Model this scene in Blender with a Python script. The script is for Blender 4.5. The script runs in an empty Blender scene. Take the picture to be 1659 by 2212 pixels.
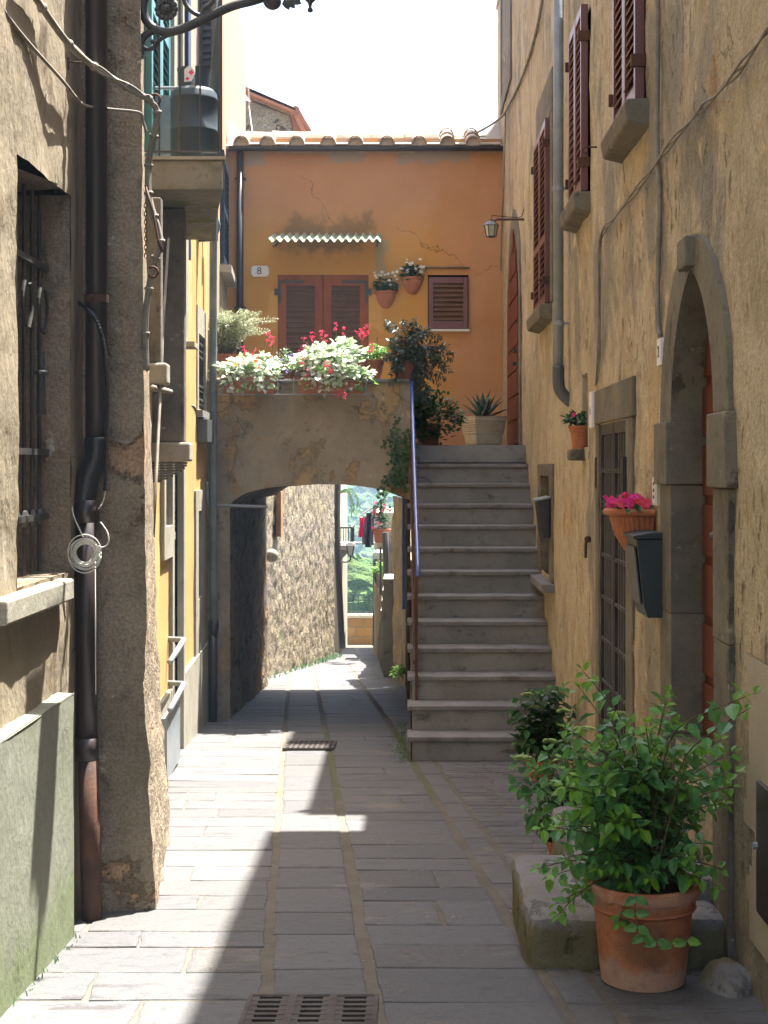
import bpy, math, random
from mathutils import Vector, Matrix, noise
R = math.radians
random.seed(7)
sc = bpy.context.scene
col = sc.collection
# ------------------------------------------------------------------ camera
# camera at the origin looks along +Y ; photo pixels (1659x2212) map to rays
FOC, U0, V0 = 3200.0, 880.0, 1010.0
cam = bpy.data.objects.new('camera', bpy.data.cameras.new('camera'))
col.objects.link(cam); sc.camera = cam
cam.rotation_euler = (R(90), 0, 0)
cam.data.sensor_fit = 'HORIZONTAL'; cam.data.sensor_width = 24
cam.data.lens = FOC/1659*24
cam.data.shift_x = -(U0-829.5)/1659
cam.data.shift_y = -(1106-V0)/1659
cam.data.clip_start = .05; cam.data.clip_end = 3000
# ------------------------------------------------------------------ light
SUN = Vector((.26, .29, 1.0)).normalized()
w = bpy.data.worlds.new('World'); sc.world = w; w.use_nodes = True
nt = w.node_tree
sky = nt.nodes.new('ShaderNodeTexSky'); sky.sky_type = 'NISHITA'; sky.sun_disc = False
sky.sun_elevation = math.asin(SUN.z); sky.sun_rotation = math.atan2(SUN.x, SUN.y)
sky.dust_density = 4; sky.ozone_density = .6; sky.altitude = 300
bg = nt.nodes['Background']; bg.inputs[1].default_value = .125
nt.links.new(sky.outputs[0], bg.inputs[0])
sl = bpy.data.lights.new('sun', 'SUN'); sl.energy = 5.0; sl.angle = R(.53); sl.color = (1, .965, .91)
so = bpy.data.objects.new('sun', sl); col.objects.link(so)
so.rotation_euler = SUN.to_track_quat('Z', 'Y').to_euler()
sc.view_settings.view_transform = 'Standard'; sc.view_settings.look = 'None'
sc.view_settings.exposure = 2.5; sc.view_settings.gamma = 1
sc.render.engine = 'CYCLES'
sc.cycles.max_bounces = 10; sc.cycles.diffuse_bounces = 6
# ------------------------------------------------------------------ helpers
def P(u, v, d): return Vector(((u-U0)/FOC*d, d, (V0-v)/FOC*d))
def G(d): return -(1.40+.0697*d) if d <= 13.9 else -(1.187+.085*d)
def N(x, y, z, s=1, seed=0): return noise.noise(Vector((x*s+seed*7.3, y*s-seed*3.1, z*s+seed)))
def F3(x, y, z, s=1, seed=0):
    return N(x, y, z, s, seed)*.6+N(x, y, z, s*2.3, seed+1)*.3+N(x, y, z, s*5.1, seed+2)*.15
X, Y, Z = Vector((1, 0, 0)), Vector((0, 1, 0)), Vector((0, 0, 1))

def link(nt, a, b): nt.links.new(a, b)
def mat(name, base, var=None, vs=2.0, rough=.85, bump=.25, bs=60, dark=.25, patches=(), stretch=(1, 1, 1),
        metal=0, grain=.12, gs=180, trans=0, attr=None, zones=(), spec=.12, coat=0, bd=.01, cracks=0):
    """procedural plaster/stone/paint. patches: (color, scale, threshold, softness[, stretch])
    zones: (color, (x0,x1,y0,y1,z0,z1), soft, noise amount, strength)"""
    m = bpy.data.materials.new(name); m.use_nodes = True
    n = m.node_tree; b = n.nodes['Principled BSDF']
    tc = n.nodes.new('ShaderNodeTexCoord')
    def mapped(st):
        mp = n.nodes.new('ShaderNodeMapping'); mp.inputs['Scale'].default_value = st
        link(n, tc.outputs['Object'], mp.inputs[0]); return mp.outputs[0]
    co = mapped(stretch)
    def nz(scale, detail=6, c=co, rgh=.6):
        t = n.nodes.new('ShaderNodeTexNoise'); t.inputs['Scale'].default_value = scale
        t.inputs['Detail'].default_value = detail; t.inputs['Roughness'].default_value = rgh
        link(n, c, t.inputs['Vector']); return t.outputs['Fac']
    def rng(s, a, bb, c=0., d=1.):
        t = n.nodes.new('ShaderNodeMapRange'); t.interpolation_type = 'SMOOTHSTEP'
        for i, x in enumerate((a, bb, c, d)): t.inputs[i+1].default_value = x
        link(n, s, t.inputs[0]); return t.outputs[0]
    def mix(f, a, c, mode='MIX'):
        t = n.nodes.new('ShaderNodeMix'); t.data_type = 'RGBA'; t.blend_type = mode
        for s, x in ((t.inputs[0], f), (t.inputs[6], a), (t.inputs[7], c)):
            if hasattr(x, 'links') or isinstance(x, bpy.types.NodeSocket): link(n, x, s)
            elif isinstance(x, (int, float)): s.default_value = x
            else: s.default_value = (*x, 1)
        return t.outputs[2]
    def mth(op, a, c):
        t = n.nodes.new('ShaderNodeMath'); t.operation = op
        for s, x in ((t.inputs[0], a), (t.inputs[1], c)):
            if isinstance(x, bpy.types.NodeSocket): link(n, x, s)
            else: s.default_value = x
        return t.outputs[0]
    c = base
    if attr:
        a = n.nodes.new('ShaderNodeAttribute'); a.attribute_name = attr; c = a.outputs['Color']
    hn = nz(vs, 7)
    if var: c = mix(rng(hn, .38, .64), c, var)
    pm = []
    for p in patches:
        cc = mapped(p[4]) if len(p) > 4 else co
        pf = rng(nz(p[1], 8, cc, .65), p[2], p[2]+p[3])
        if len(p) > 5: pf = mth('MULTIPLY', pf, rng(nz(p[5], 4), .46, .62, p[6], 1))
        pm.append(pf); c = mix(pf, c, p[0])
    if zones:
        sp = n.nodes.new('ShaderNodeSeparateXYZ'); link(n, tc.outputs['Object'], sp.inputs[0])
        zn = mth('SUBTRACT', nz(5, 8), .5)
        for z in zones:
            f = None; bx = z[1]
            for i in range(3):
                cx, hx = (bx[2*i]+bx[2*i+1])/2, (bx[2*i+1]-bx[2*i])/2
                dd = mth('SUBTRACT', mth('ABSOLUTE', mth('SUBTRACT', sp.outputs[i], cx), 0), hx)
                dd = mth('ADD', dd, mth('MULTIPLY', zn, z[3]))
                g = rng(dd, 0, z[2], 1, 0)
                f = g if f is None else mth('MULTIPLY', f, g)
            c = mix(mth('MULTIPLY', f, z[4]), c, z[0])
    if cracks:
        dn = n.nodes.new('ShaderNodeTexNoise'); dn.inputs['Scale'].default_value = 3; dn.inputs['Detail'].default_value = 6; link(n, tc.outputs['Object'], dn.inputs['Vector'])
        av = n.nodes.new('ShaderNodeVectorMath'); av.operation = 'MULTIPLY_ADD'; link(n, dn.outputs['Color'], av.inputs[0]); av.inputs[1].default_value = (.5, .5, .5); link(n, tc.outputs['Object'], av.inputs[2])
        vo = n.nodes.new('ShaderNodeTexVoronoi'); vo.feature = 'DISTANCE_TO_EDGE'; vo.inputs['Scale'].default_value = cracks; link(n, av.outputs[0], vo.inputs['Vector'])
        cf = mth('MULTIPLY', rng(vo.outputs['Distance'], .0, .009*cracks, 1, 0), rng(nz(1.3, 3), .5, .6))
        c = mix(mth('MULTIPLY', cf, .6), c, (.07, .055, .04))
    if dark: c = mix(mth('MULTIPLY', rng(nz(vs*3.7, 9, co, .7), .5, .75), dark), c, (.03, .025, .02))
    if grain:
        g = rng(nz(gs, 3), .3, .7, 1-grain, 1+grain)
        cb = n.nodes.new('ShaderNodeCombineColor')
        for i in range(3): link(n, g, cb.inputs[i])
        c = mix(1.0, c, cb.outputs[0], 'MULTIPLY')
    if isinstance(c, bpy.types.NodeSocket): link(n, c, b.inputs['Base Color'])
    else: b.inputs['Base Color'].default_value = (*c, 1)
    b.inputs['Roughness'].default_value = rough; b.inputs['Metallic'].default_value = metal
    b.inputs['Specular IOR Level'].default_value = spec
    if coat: b.inputs['Coat Weight'].default_value = coat
    if bump:
        h = mth('ADD', mth('MULTIPLY', nz(bs, 5), .5), mth('MULTIPLY', nz(bs*.2, 6), 1.3))
        for pf in pm[:1]: h = mth('SUBTRACT', h, mth('MULTIPLY', pf, .8))
        bn = n.nodes.new('ShaderNodeBump'); bn.inputs['Strength'].default_value = bump; bn.inputs['Distance'].default_value = bd
        link(n, h, bn.inputs['Height']); link(n, bn.outputs[0], b.inputs['Normal'])
    if trans:
        t = n.nodes.new('ShaderNodeBsdfTranslucent'); ms = n.nodes.new('ShaderNodeMixShader')
        if isinstance(c, bpy.types.NodeSocket): link(n, c, t.inputs[0])
        else: t.inputs[0].default_value = (*c, 1)
        ms.inputs[0].default_value = trans
        link(n, b.outputs[0], ms.inputs[1]); link(n, t.outputs[0], ms.inputs[2])
        link(n, ms.outputs[0], n.nodes['Material Output'].inputs[0])
    return m

class MB:
    def __init__(s): s.v = []; s.f = []; s.c = []; s.cc = None; s.u = []
    def q(s, *pts):
        i = len(s.v); s.v += [Vector(p) for p in pts]; s.f.append(tuple(range(i, i+len(pts)))); s.c.append(s.cc)
    def face(s, idx): s.f.append(tuple(idx)); s.c.append(s.cc)
    def obox(s, o, a, b, c):
        i = len(s.v); o, a, b, c = Vector(o), Vector(a), Vector(b), Vector(c)
        if a.cross(b).dot(c) < 0: a, b = b, a
        s.v += [o, o+a, o+a+b, o+b, o+c, o+a+c, o+a+b+c, o+b+c]
        for f in ((0, 3, 2, 1), (4, 5, 6, 7), (0, 1, 5, 4), (1, 2, 6, 5), (2, 3, 7, 6), (3, 0, 4, 7)):
            s.face([i+k for k in f])
        return s
    def box(s, x0, x1, y0, y1, z0, z1):
        return s.obox((x0, y0, z0), (x1-x0, 0, 0), (0, y1-y0, 0), (0, 0, z1-z0))
    def prism(s, poly, ext):
        poly = [Vector(p) for p in poly]; ext = Vector(ext); k = len(poly); i = len(s.v)
        nn = Vector((0, 0, 0))
        for a in range(k): nn += poly[a].cross(poly[(a+1) % k])
        if nn.dot(ext) < 0: poly.reverse()
        s.v += poly+[p+ext for p in poly]
        s.face([i+k-1-a for a in range(k)]); s.face([i+k+a for a in range(k)])
        for a in range(k): b = (a+1) % k; s.face((i+a, i+b, i+k+b, i+k+a))
        return s
    def tube(s, pts, r, n=8, cap=True):
        pts = [Vector(p) for p in pts]; m = len(pts)
        rs = r if isinstance(r, (list, tuple)) else [r]*m
        t = (pts[1]-pts[0]).normalized(); a = t.orthogonal().normalized(); i = len(s.v)
        for k in range(m):
            t2 = (pts[min(k+1, m-1)]-pts[max(k-1, 0)])
            t2 = t2.normalized() if t2.length > 1e-9 else t
            a = (a-t2*a.dot(t2)); a = a.normalized() if a.length > 1e-6 else t2.orthogonal().normalized()
            b = t2.cross(a); t = t2
            for j in range(n):
                g = 2*math.pi*j/n; s.v.append(pts[k]+(a*math.cos(g)+b*math.sin(g))*rs[k])
        for k in range(m-1):
            for j in range(n):
                j2 = (j+1) % n; s.face((i+k*n+j, i+k*n+j2, i+(k+1)*n+j2, i+(k+1)*n+j))
        if cap:
            s.face([i+n-1-j for j in range(n)]); s.face([i+(m-1)*n+j for j in range(n)])
        return s
    def lathe(s, prof, c, n=32, a0=0, a1=2*math.pi, fn=None, sx=1, sy=1):
        """prof: (radius, z) list bottom to top"""
        c = Vector(c); full = abs(a1-a0-2*math.pi) < 1e-6; m = n if full else n+1; i = len(s.v)
        for (r, z) in prof:
            for j in range(m):
                g = a0+(a1-a0)*j/n; rr = r*(fn(g, z) if fn else 1)
                s.v.append(c+Vector((math.cos(g)*rr*sx, math.sin(g)*rr*sy, z)))
        for k in range(len(prof)-1):
            for j in range(n):
                j2 = (j+1) % m; s.face((i+k*m+j, i+k*m+j2, i+(k+1)*m+j2, i+(k+1)*m+j))
        return s
    def grid(s, fn, nu, nv, skip=None):
        i = len(s.v)
        for b in range(nv+1):
            for a in range(nu+1): s.v.append(Vector(fn(a, b)))
        for b in range(nv):
            for a in range(nu):
                if skip and skip(a, b): continue
                k = i+b*(nu+1)+a; s.face((k, k+1, k+nu+2, k+nu+1))
        return s
    def ball(s, c, r, n=8, sx=1, sy=1, sz=1):
        pr = [(max(1e-4, math.cos(t)*r), math.sin(t)*r*sz) for t in [(-.5+k/(n//2+1))*math.pi for k in range(n//2+2)]]
        return s.lathe(pr, c, n, sx=sx, sy=sy)
    def leaf(s, p, d, up, L, W, fold=.25, curl=.15):
        d = d.normalized(); sd = d.cross(up)
        sd = sd.normalized() if sd.length > 1e-4 else d.orthogonal().normalized()
        nn = sd.cross(d).normalized(); i = len(s.v)
        def pt(t, x, h): return p+d*(L*t)+sd*(W*x)+nn*(h*L-curl*L*t*t)
        s.v += [pt(0, 0, 0), pt(.38, 0, 0), pt(.72, 0, 0), pt(1, 0, 0),
                pt(.3, .5, fold*.4), pt(.68, .38, fold*.3), pt(.3, -.5, fold*.4), pt(.68, -.38, fold*.3)]
        for f in ((0, 4, 1), (1, 4, 5, 2), (2, 5, 3), (0, 1, 6), (1, 2, 7, 6), (2, 3, 7)): s.face([i+k for k in f])
    def build(s, name, m, parent=None, smooth=False, bevel=0, label=None):
        me = bpy.data.meshes.new(name); me.from_pydata([tuple(v) for v in s.v], [], s.f)
        if any(c is not None for c in s.c):
            at = me.attributes.new('tint', 'FLOAT_COLOR', 'FACE')
            for k, c in enumerate(s.c): at.data[k].color = (*(c or (.5, .5, .5)), 1)
        if smooth: me.polygons.foreach_set('use_smooth', [True]*len(me.polygons))
        me.materials.append(m); me.update()
        o = bpy.data.objects.new(name, me); col.objects.link(o)
        if parent:
            o.parent = parent
            q = parent; off = Vector((0, 0, 0))
            while q: off += q.location; q = q.parent
            if parent.type == 'EMPTY': o.matrix_parent_inverse = Matrix.Translation(-off)
        if bevel:
            b = o.modifiers.new('bevel', 'BEVEL'); b.width = bevel; b.segments = 2; b.limit_method = 'ANGLE'
        if label: o['label'] = label
        return o
def build_split(s, name, m, parent=None, smooth=False, bevel=0):
    """one object per separate piece"""
    par = list(range(len(s.v)))
    def fd(a):
        while par[a] != a: par[a] = par[par[a]]; a = par[a]
        return a
    for f in s.f:
        for k in f[1:]: par[fd(k)] = fd(f[0])
    gr = {}
    for f, c in zip(s.f, s.c): gr.setdefault(fd(f[0]), []).append((f, c))
    out = []
    for g in gr.values():
        b = MB(); mp = {}
        for f, c in g:
            for k in f:
                if k not in mp: mp[k] = len(b.v); b.v.append(s.v[k])
            b.cc = c; b.face([mp[k] for k in f])
        out.append(b.build(name, m, parent, smooth, bevel))
    return out
def tag(o, label, cat, group=None):
    o['label'] = label; o['category'] = cat
    if group: o['group'] = group
    return o
def thing(name, label, cat, loc=(0, 0, 0), group=None):
    o = bpy.data.objects.new(name, None); col.objects.link(o); o.location = loc; o.empty_display_size = .1
    return tag(o, label, cat, group)
def struct(o, kind='structure'): o['kind'] = kind; return o
def smoothpath(pts, k=4):
    pts = [Vector(p) for p in pts]; out = []
    for i in range(len(pts)-1):
        p0, p1, p2, p3 = pts[max(i-1, 0)], pts[i], pts[i+1], pts[min(i+2, len(pts)-1)]
        for j in range(k):
            t = j/k; out.append(.5*((2*p1)+(p2-p0)*t+(2*p0-5*p1+4*p2-p3)*t*t+(3*p1-p0-3*p2+p3)*t**3))
    out.append(pts[-1]); return out
def spiral(c, r0, r1, a0, a1, n=16):
    return [Vector(c)+Vector((math.cos(a)*r, 0, math.sin(a)*r)) for r, a in
            [(r0+(r1-r0)*k/n, a0+(a1-a0)*k/n) for k in range(n+1)]]
def rough_wall(mb, O, U, u0, u1, z0, z1, step, amp, inn=None, lines_u=(), lines_z=(), seed=0, sc_=2.2, nrm=None, stone=0):
    """vertical plane O + U*u, displaced along its normal; inn(u,z)->True cuts a cell"""
    U = Vector(U).normalized(); NN = nrm if nrm else U.cross(Z)
    def axis(a, b, ex):
        k = max(1, round((b-a)/step)); L = [a+(b-a)*i/k for i in range(k+1)]
        for e in ex:
            if a < e < b:
                j = min(range(1, len(L)-1), key=lambda q: abs(L[q]-e)); L[j] = e
        return L
    us, zs = axis(u0, u1, lines_u), axis(z0, z1, lines_z); O = Vector(O)
    def f(a, b):
        p = O+U*us[a]+Z*zs[b]
        q = p+NN*amp*(F3(p.x, p.y, p.z, sc_, seed)*1.4+.35*N(p.x, p.y, p.z, 17, seed))
        if stone:
            w_ = Vector((p.x/stone, p.y/stone, p.z/stone*1.5))+Vector((N(p.x, p.y, p.z, 4, 1), N(p.x, p.y, p.z, 4, 2), N(p.x, p.y, p.z, 4, 3)))*.35
            dd, _ = noise.voronoi(w_); q -= NN*.022*max(0, 1-(dd[1]-dd[0])/.2)
        return q
    if stone:
        i0 = len(mb.f)
    sk = (lambda a, b: inn((us[a]+us[a+1])/2, (zs[b]+zs[b+1])/2)) if inn else None
    mb.grid(f, len(us)-1, len(zs)-1, sk)
    if stone:
        for k in range(i0, len(mb.f)):
            p = mb.v[mb.f[k][0]]
            w_ = Vector((p.x/stone, p.y/stone, p.z/stone*1.5))+Vector((N(p.x, p.y, p.z, 4, 1), N(p.x, p.y, p.z, 4, 2), N(p.x, p.y, p.z, 4, 3)))*.35
            dd, pt = noise.voronoi(w_); h = noise.noise(pt[0]*3.1)*.5+.45; h2 = noise.noise(pt[0]*5.3+Vector((9, 0, 0)))
            g = .85 if dd[1]-dd[0] < .12 else 1
            mb.c[k] = ((.185+.09*h)*g, (.15+.075*h+.01*h2)*g, (.10+.05*h-.02*h2)*g)
    return mb
def text(s_, size, loc, rot, m, parent, name='numeral', depth=.001):
    cu = bpy.data.curves.new(name, 'FONT'); cu.body = s_; cu.size = size; cu.extrude = depth
    cu.align_x = 'CENTER'; cu.align_y = 'CENTER'
    t = bpy.data.objects.new(name, cu); col.objects.link(t)
    dg = bpy.context.evaluated_depsgraph_get(); me = bpy.data.meshes.new_from_object(t.evaluated_get(dg))
    bpy.data.objects.remove(t); o = bpy.data.objects.new(name, me); col.objects.link(o)
    me.materials.clear(); me.materials.append(m)
    mtx = Matrix.Translation(loc) @ Matrix.Rotation(rot[2], 4, 'Z') @ Matrix.Rotation(rot[0], 4, 'X')
    me.transform(mtx); o.parent = parent
    if parent.type == 'EMPTY': o.matrix_parent_inverse = Matrix.Translation(-parent.location)
    return o
# ------------------------------------------------------------------ materials
M = {}
M['ochre'] = mat('ochre_plaster', (.48, .40, .265), (.39, .315, .20), vs=1.6, cracks=.8, bump=1, bs=34, dark=.32, bd=.025,
                 patches=[((.25, .17, .085), 19, .59, .05, (1, 1, .5), 1.1, .05), ((.33, .24, .13), 30, .50, .16, (1, 1, .35), 2.3, .35), ((.58, .47, .32), 11, .60, .08, (1, 1, .5), .9, .1), ((.25, .225, .17), 1.25, .50, .12, (1, 1, .6)), ((.50, .36, .2), .8, .56, .1), ((.23, .20, .15), 5, .60, .05, (1, 1, .3), 1.4, 0), ((.56, .44, .26), 3.1, .60, .1), ((.19, .17, .13), 3.3, .66, .05, (1, 1, .45)), ((.36, .2, .07), 1.9, .64, .08)], gs=90, grain=.16)  # first patches: brown pits and streaks, shade of their hollows put into colour
M['palep'] = mat('pale_patch_plaster', (.42, .36, .27), (.38, .33, .25), vs=3, bump=.2, dark=.1)
M['peperino'] = mat('grey_tuff_stone', (.185, .165, .125), (.13, .12, .095), vs=3, bump=.8, bs=45, dark=.4, patches=[((.09, .08, .065), 9, .58, .06, (1, 1, .6), 2, .1), ((.27, .25, .2), 13, .63, .04), ((.22, .2, .14), 7, .6, .1)])
M['stepstone'] = mat('grey_step_stone', (.255, .255, .235), (.205, .205, .185), vs=2.5, bump=.35, bs=60, dark=.4, patches=[((.25, .24, .21), 2.2, .58, .08, (1, 1, .3)), ((.11, .105, .09), 3.5, .58, .1, (1, 1, 2)), ((.12, .125, .07), 1.3, .62, .1)])
M['tread'] = mat('tread_stone', (.215, .21, .20), (.17, .165, .155), vs=4, bump=.3, bs=60, dark=.4, rough=.7, patches=[((.13, .12, .1), 3.2, .57, .1)])
M['orange'] = mat('orange_facade_paint', (.46, .245, .115), (.42, .21, .09), vs=.9, cracks=.6, bump=.18, bs=40, dark=.08, grain=.06,
    zones=[((.53, .275, .06), (-1.75, .1, 17, 19, .9, 2.55), .7, .3, .9),  # yellower paint by the door; the awning's glow is in this colour too
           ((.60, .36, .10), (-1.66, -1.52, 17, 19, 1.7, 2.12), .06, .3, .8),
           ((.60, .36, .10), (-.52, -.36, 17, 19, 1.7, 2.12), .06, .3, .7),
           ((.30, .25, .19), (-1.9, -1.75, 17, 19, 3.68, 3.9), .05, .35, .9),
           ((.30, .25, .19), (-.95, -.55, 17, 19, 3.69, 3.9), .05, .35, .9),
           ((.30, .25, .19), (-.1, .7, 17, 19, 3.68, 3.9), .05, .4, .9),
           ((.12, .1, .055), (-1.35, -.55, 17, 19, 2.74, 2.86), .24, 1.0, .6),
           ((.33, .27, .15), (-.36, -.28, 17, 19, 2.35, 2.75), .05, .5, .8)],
    patches=[((.55, .27, .15), .8, .52, .25)])
M['yellow'] = mat('yellow_ochre_render', (.50, .335, .135), (.45, .295, .11), vs=1.4, bump=.2, bs=50, dark=.12, stretch=(1, 1, .35),
                  patches=[((.62, .47, .24), 2.5, .6, .15)])
M['peach'] = mat('peach_render', (.42, .27, .15), (.38, .25, .145), vs=1, bump=.12, dark=.05)
M['taupe'] = mat('taupe_render', (.40, .30, .22), (.36, .27, .2), vs=1.5, bump=.15, dark=.08)
M['plinth'] = mat('grey_cement_plinth', (.34, .31, .25), (.27, .26, .2), vs=4, bump=.4, bs=50, dark=.2)
M['leftwall'] = mat('weathered_left_plaster', (.27, .225, .155), (.22, .185, .13), vs=1.6, cracks=1.2, bump=.9, bs=30, dark=.3, bd=.015, stretch=(1, 1, .5),
                    patches=[((.2, .21, .12), 1.8, .57, .12), ((.16, .12, .08), 3, .60, .06), ((.33, .29, .22), 7, .62, .05)])
M['panel'] = mat('green_grey_cement_panel', (.195, .205, .15), (.225, .23, .18), vs=2.2, bump=.5, bs=45, dark=.25, stretch=(1, 1, .7),
                 patches=[((.165, .185, .11), 1.5, .55, .2), ((.1, .11, .08), 12, .66, .03)], zones=[((.14, .17, .08), (-2, 0, 3, 7, -2, -1.62), .15, .4, .7)])
M['rubble'] = mat('rough_brown_concrete', (.30, .24, .17), (.22, .18, .125), vs=3, bump=1.2, bs=45, dark=.45, gs=90, grain=.2, bd=.025,
                  patches=[((.38, .25, .15), 1.6, .58, .04), ((.17, .13, .09), 12, .60, .05, (1, 1, 1), 1.5, .2), ((.42, .37, .29), 9, .64, .05), ((.22, .24, .12), 1.7, .66, .08)])
M['roughstone'] = mat('coarse_rubble_stone', (.33, .275, .19), (.26, .2, .13), vs=5, bump=1.6, bs=22, dark=.5, bd=.05, gs=40, grain=.35,
                      patches=[((.38, .25, .13), 4, .58, .08), ((.42, .39, .28), 9, .58, .08), ((.17, .2, .09), 1.3, .6, .1)])
M['archwall'] = mat('stained_arch_plaster', (.33, .28, .195), (.26, .22, .155), vs=2.2, cracks=1.5, bump=.9, bs=35, dark=.35, bd=.02,
                    patches=[((.38, .275, .14), 2.6, .53, .05), ((.34, .22, .11), 5.2, .60, .04), ((.17, .145, .105), 2.9, .6, .07), ((.42, .37, .28), 4.2, .64, .03)])
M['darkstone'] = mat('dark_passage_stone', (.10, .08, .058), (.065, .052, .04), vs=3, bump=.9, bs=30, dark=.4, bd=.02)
M['jamb'] = mat('brown_passage_masonry', (.27, .165, .09), (.17, .11, .06), vs=2.2, bump=1.4, bs=18, dark=.5, bd=.04, spec=.03, rough=1, patches=[((.24, .19, .13), 3, .55, .06), ((.07, .055, .04), 5, .56, .06)])
M['paver'] = mat('basalt_paver', (.15, .15, .155), None, vs=5, bump=.8, bs=20, dark=.4, attr='tint', rough=.62, grain=.12, gs=140, bd=.012,
                 patches=[((.17, .155, .14), 2.3, .55, .15), ((.085, .08, .08), 6, .58, .08, (.5, 1.6, 1)), ((.2, .15, .12), 4.3, .68, .04), ((.10, .11, .05), 1.1, .68, .12)])
M['mortar'] = mat('tan_mortar', (.145, .13, .105), (.115, .105, .085), vs=6, bump=.6, bs=80, dark=.2,
                  zones=[((.085, .105, .045), (-.6, .1, 9.2, 12.6, -3, 0), .3, .6, .7)])
M['redwood'] = mat('red_brown_painted_wood', (.135, .043, .026), (.10, .032, .02), vs=5, bump=.1, rough=.5, dark=.15, stretch=(1, 1, .3))
M['shutter'] = mat('dark_red_shutter_paint', (.145, .052, .045), (.12, .043, .037), vs=4, bump=.06, rough=.38, dark=.08, spec=.55)
M['louvre'] = mat('brown_louvre', (.15, .085, .05), (.12, .07, .042), vs=8, bump=.05, rough=.5, dark=.1)
M['brownmetal'] = mat('dark_brown_metal', (.032, .021, .02), (.025, .018, .018), vs=4, bump=.03, rough=.35, dark=.1, spec=.5)
M['rust'] = mat('rusty_iron', (.11, .055, .035), (.06, .04, .032), vs=6, bump=.3, rough=.7, dark=.3,
                patches=[((.3, .3, .2), 5, .63, .05)])
M['grateiron'] = mat('worn_grate_iron', (.085, .075, .068), (.06, .05, .045), vs=12, bump=.3, rough=.6, dark=.2)
M['galv'] = mat('galvanised_grey_pipe', (.30, .32, .33), (.24, .26, .27), vs=5, bump=.05, rough=.45, dark=.15, metal=.25)
M['greenpipe'] = mat('grey_green_pipe', (.19, .21, .20), (.15, .165, .155), vs=5, bump=.05, rough=.5, dark=.2)
M['iron'] = mat('black_wrought_iron', (.028, .028, .03), (.05, .045, .04), vs=9, bump=.1, rough=.45, dark=.1, spec=.5)
M['greyiron'] = mat('grey_painted_iron', (.07, .075, .08), None, vs=9, bump=.05, rough=.4, dark=.1, spec=.5)
M['blue'] = mat('blue_rail_paint', (.06, .11, .33), None, bump=0, rough=.22, dark=.05, spec=.7)
M['bluedoor'] = mat('light_blue_paint', (.16, .30, .62), None, bump=0, rough=.5, dark=.05)
M['terra'] = mat('terracotta', (.42, .165, .08), (.35, .13, .065), vs=6, bump=.12, bs=90, dark=.35, rough=.75,
                 patches=[((.45, .25, .17), 5, .58, .12), ((.2, .085, .05), 2.2, .6, .12)], zones=[((.46, .33, .25), (.5, 1.1, 4.7, 5.3, -1.76, -1.68), .05, .25, .6), ((.16, .085, .05), (.74, .82, 4.7, 5.3, -1.64, -1.52), .04, .25, .6), ((.5, .34, .25), (.5, 1.1, 4.7, 5.3, -1.44, -1.42), .03, .2, .45)])
M['terradark'] = mat('old_terracotta', (.30, .11, .06), (.24, .09, .05), vs=6, bump=.12, dark=.25)
M['tile'] = mat('weathered_roof_tile', (.44, .36, .28), (.36, .28, .2), vs=5, bump=.4, dark=.4, patches=[((.45, .4, .32), 8, .56, .08)])
M['soil'] = mat('potting_soil', (.035, .025, .018), None, bump=.8, bs=60)
M['bark'] = mat('twig_bark', (.12, .10, .05), (.09, .07, .04), vs=20, bump=.1)
M['creampot'] = mat('cream_ribbed_concrete', (.50, .43, .30), (.42, .36, .25), vs=5, bump=.2, dark=.15)
M['white'] = mat('white_enamel', (.72, .70, .68), None, bump=0, rough=.4, dark=.05)
M['offwhite'] = mat('off_white_paint', (.60, .58, .50), None, bump=.05, rough=.6, dark=.15)
M['black'] = mat('black_paint', (.018, .019, .02), None, bump=.02, rough=.35, dark=0, spec=.5)
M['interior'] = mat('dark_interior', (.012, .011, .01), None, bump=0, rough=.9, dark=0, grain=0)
M['mail'] = mat('dark_green_mailbox_paint', (.022, .032, .033), None, bump=.05, rough=.42, dark=.1, spec=.5)
M['cyl'] = mat('blue_grey_cylinder_paint', (.035, .05, .058), None, vs=8, bump=.02, rough=.4, dark=.12, spec=.3)
M['cable'] = mat('grey_cable', (.27, .245, .20), (.2, .18, .15), vs=9, bump=.1, rough=.6)
M['wire'] = mat('white_wire', (.62, .60, .52), None, bump=0, rough=.4, dark=.1)
M['greensh'] = mat('green_shutter_paint', (.03, .15, .13), (.04, .19, .17), vs=3, bump=.05, rough=.35, dark=.1, spec=.5)
M['navy'] = mat('dark_blue_shutter_paint', (.02, .03, .055), None, bump=.05, rough=.4)
M['greydoor'] = mat('grey_painted_door', (.36, .36, .33), (.30, .30, .28), vs=3, bump=.1, dark=.1)
M['glass'] = mat('lantern_glass', (.35, .37, .27), None, bump=.02, rough=.12, dark=0, spec=.8)
M['awning'] = mat('fibreglass_sheet', (.55, .60, .45), (.42, .46, .34), vs=6, bump=.1, trans=.5, dark=.3)
M['wood'] = mat('old_roof_timber', (.30, .17, .08), (.22, .12, .06), vs=4, bump=.3, dark=.3)
def leafmat(name, a, b, tr=.3, rough=.4, spec=.4):
    return mat(name, a, b, vs=9, rough=rough, bump=0, dark=0, grain=.2, gs=25, trans=tr, spec=spec)
M['leaf'] = leafmat('fresh_green_leaf', (.12, .29, .07), (.07, .20, .07))
M['leafnew'] = leafmat('young_yellow_green_leaf', (.16, .33, .03), (.12, .28, .04), .35)
M['leafdark'] = leafmat('dark_green_leaf', (.035, .10, .025), (.025, .075, .025))
M['leafsunlit'] = leafmat('sun_whitened_green_leaf', (.72, .76, .68), (.36, .5, .24), .2)  # green leaves; the sun's white glare is put into the colour
M['leafolive'] = leafmat('grey_olive_leaf', (.045, .075, .04), (.06, .085, .07), .15, .3)
M['leafgrey'] = leafmat('grey_green_rosemary_leaf', (.3, .34, .2), (.4, .42, .27), .3)
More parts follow.
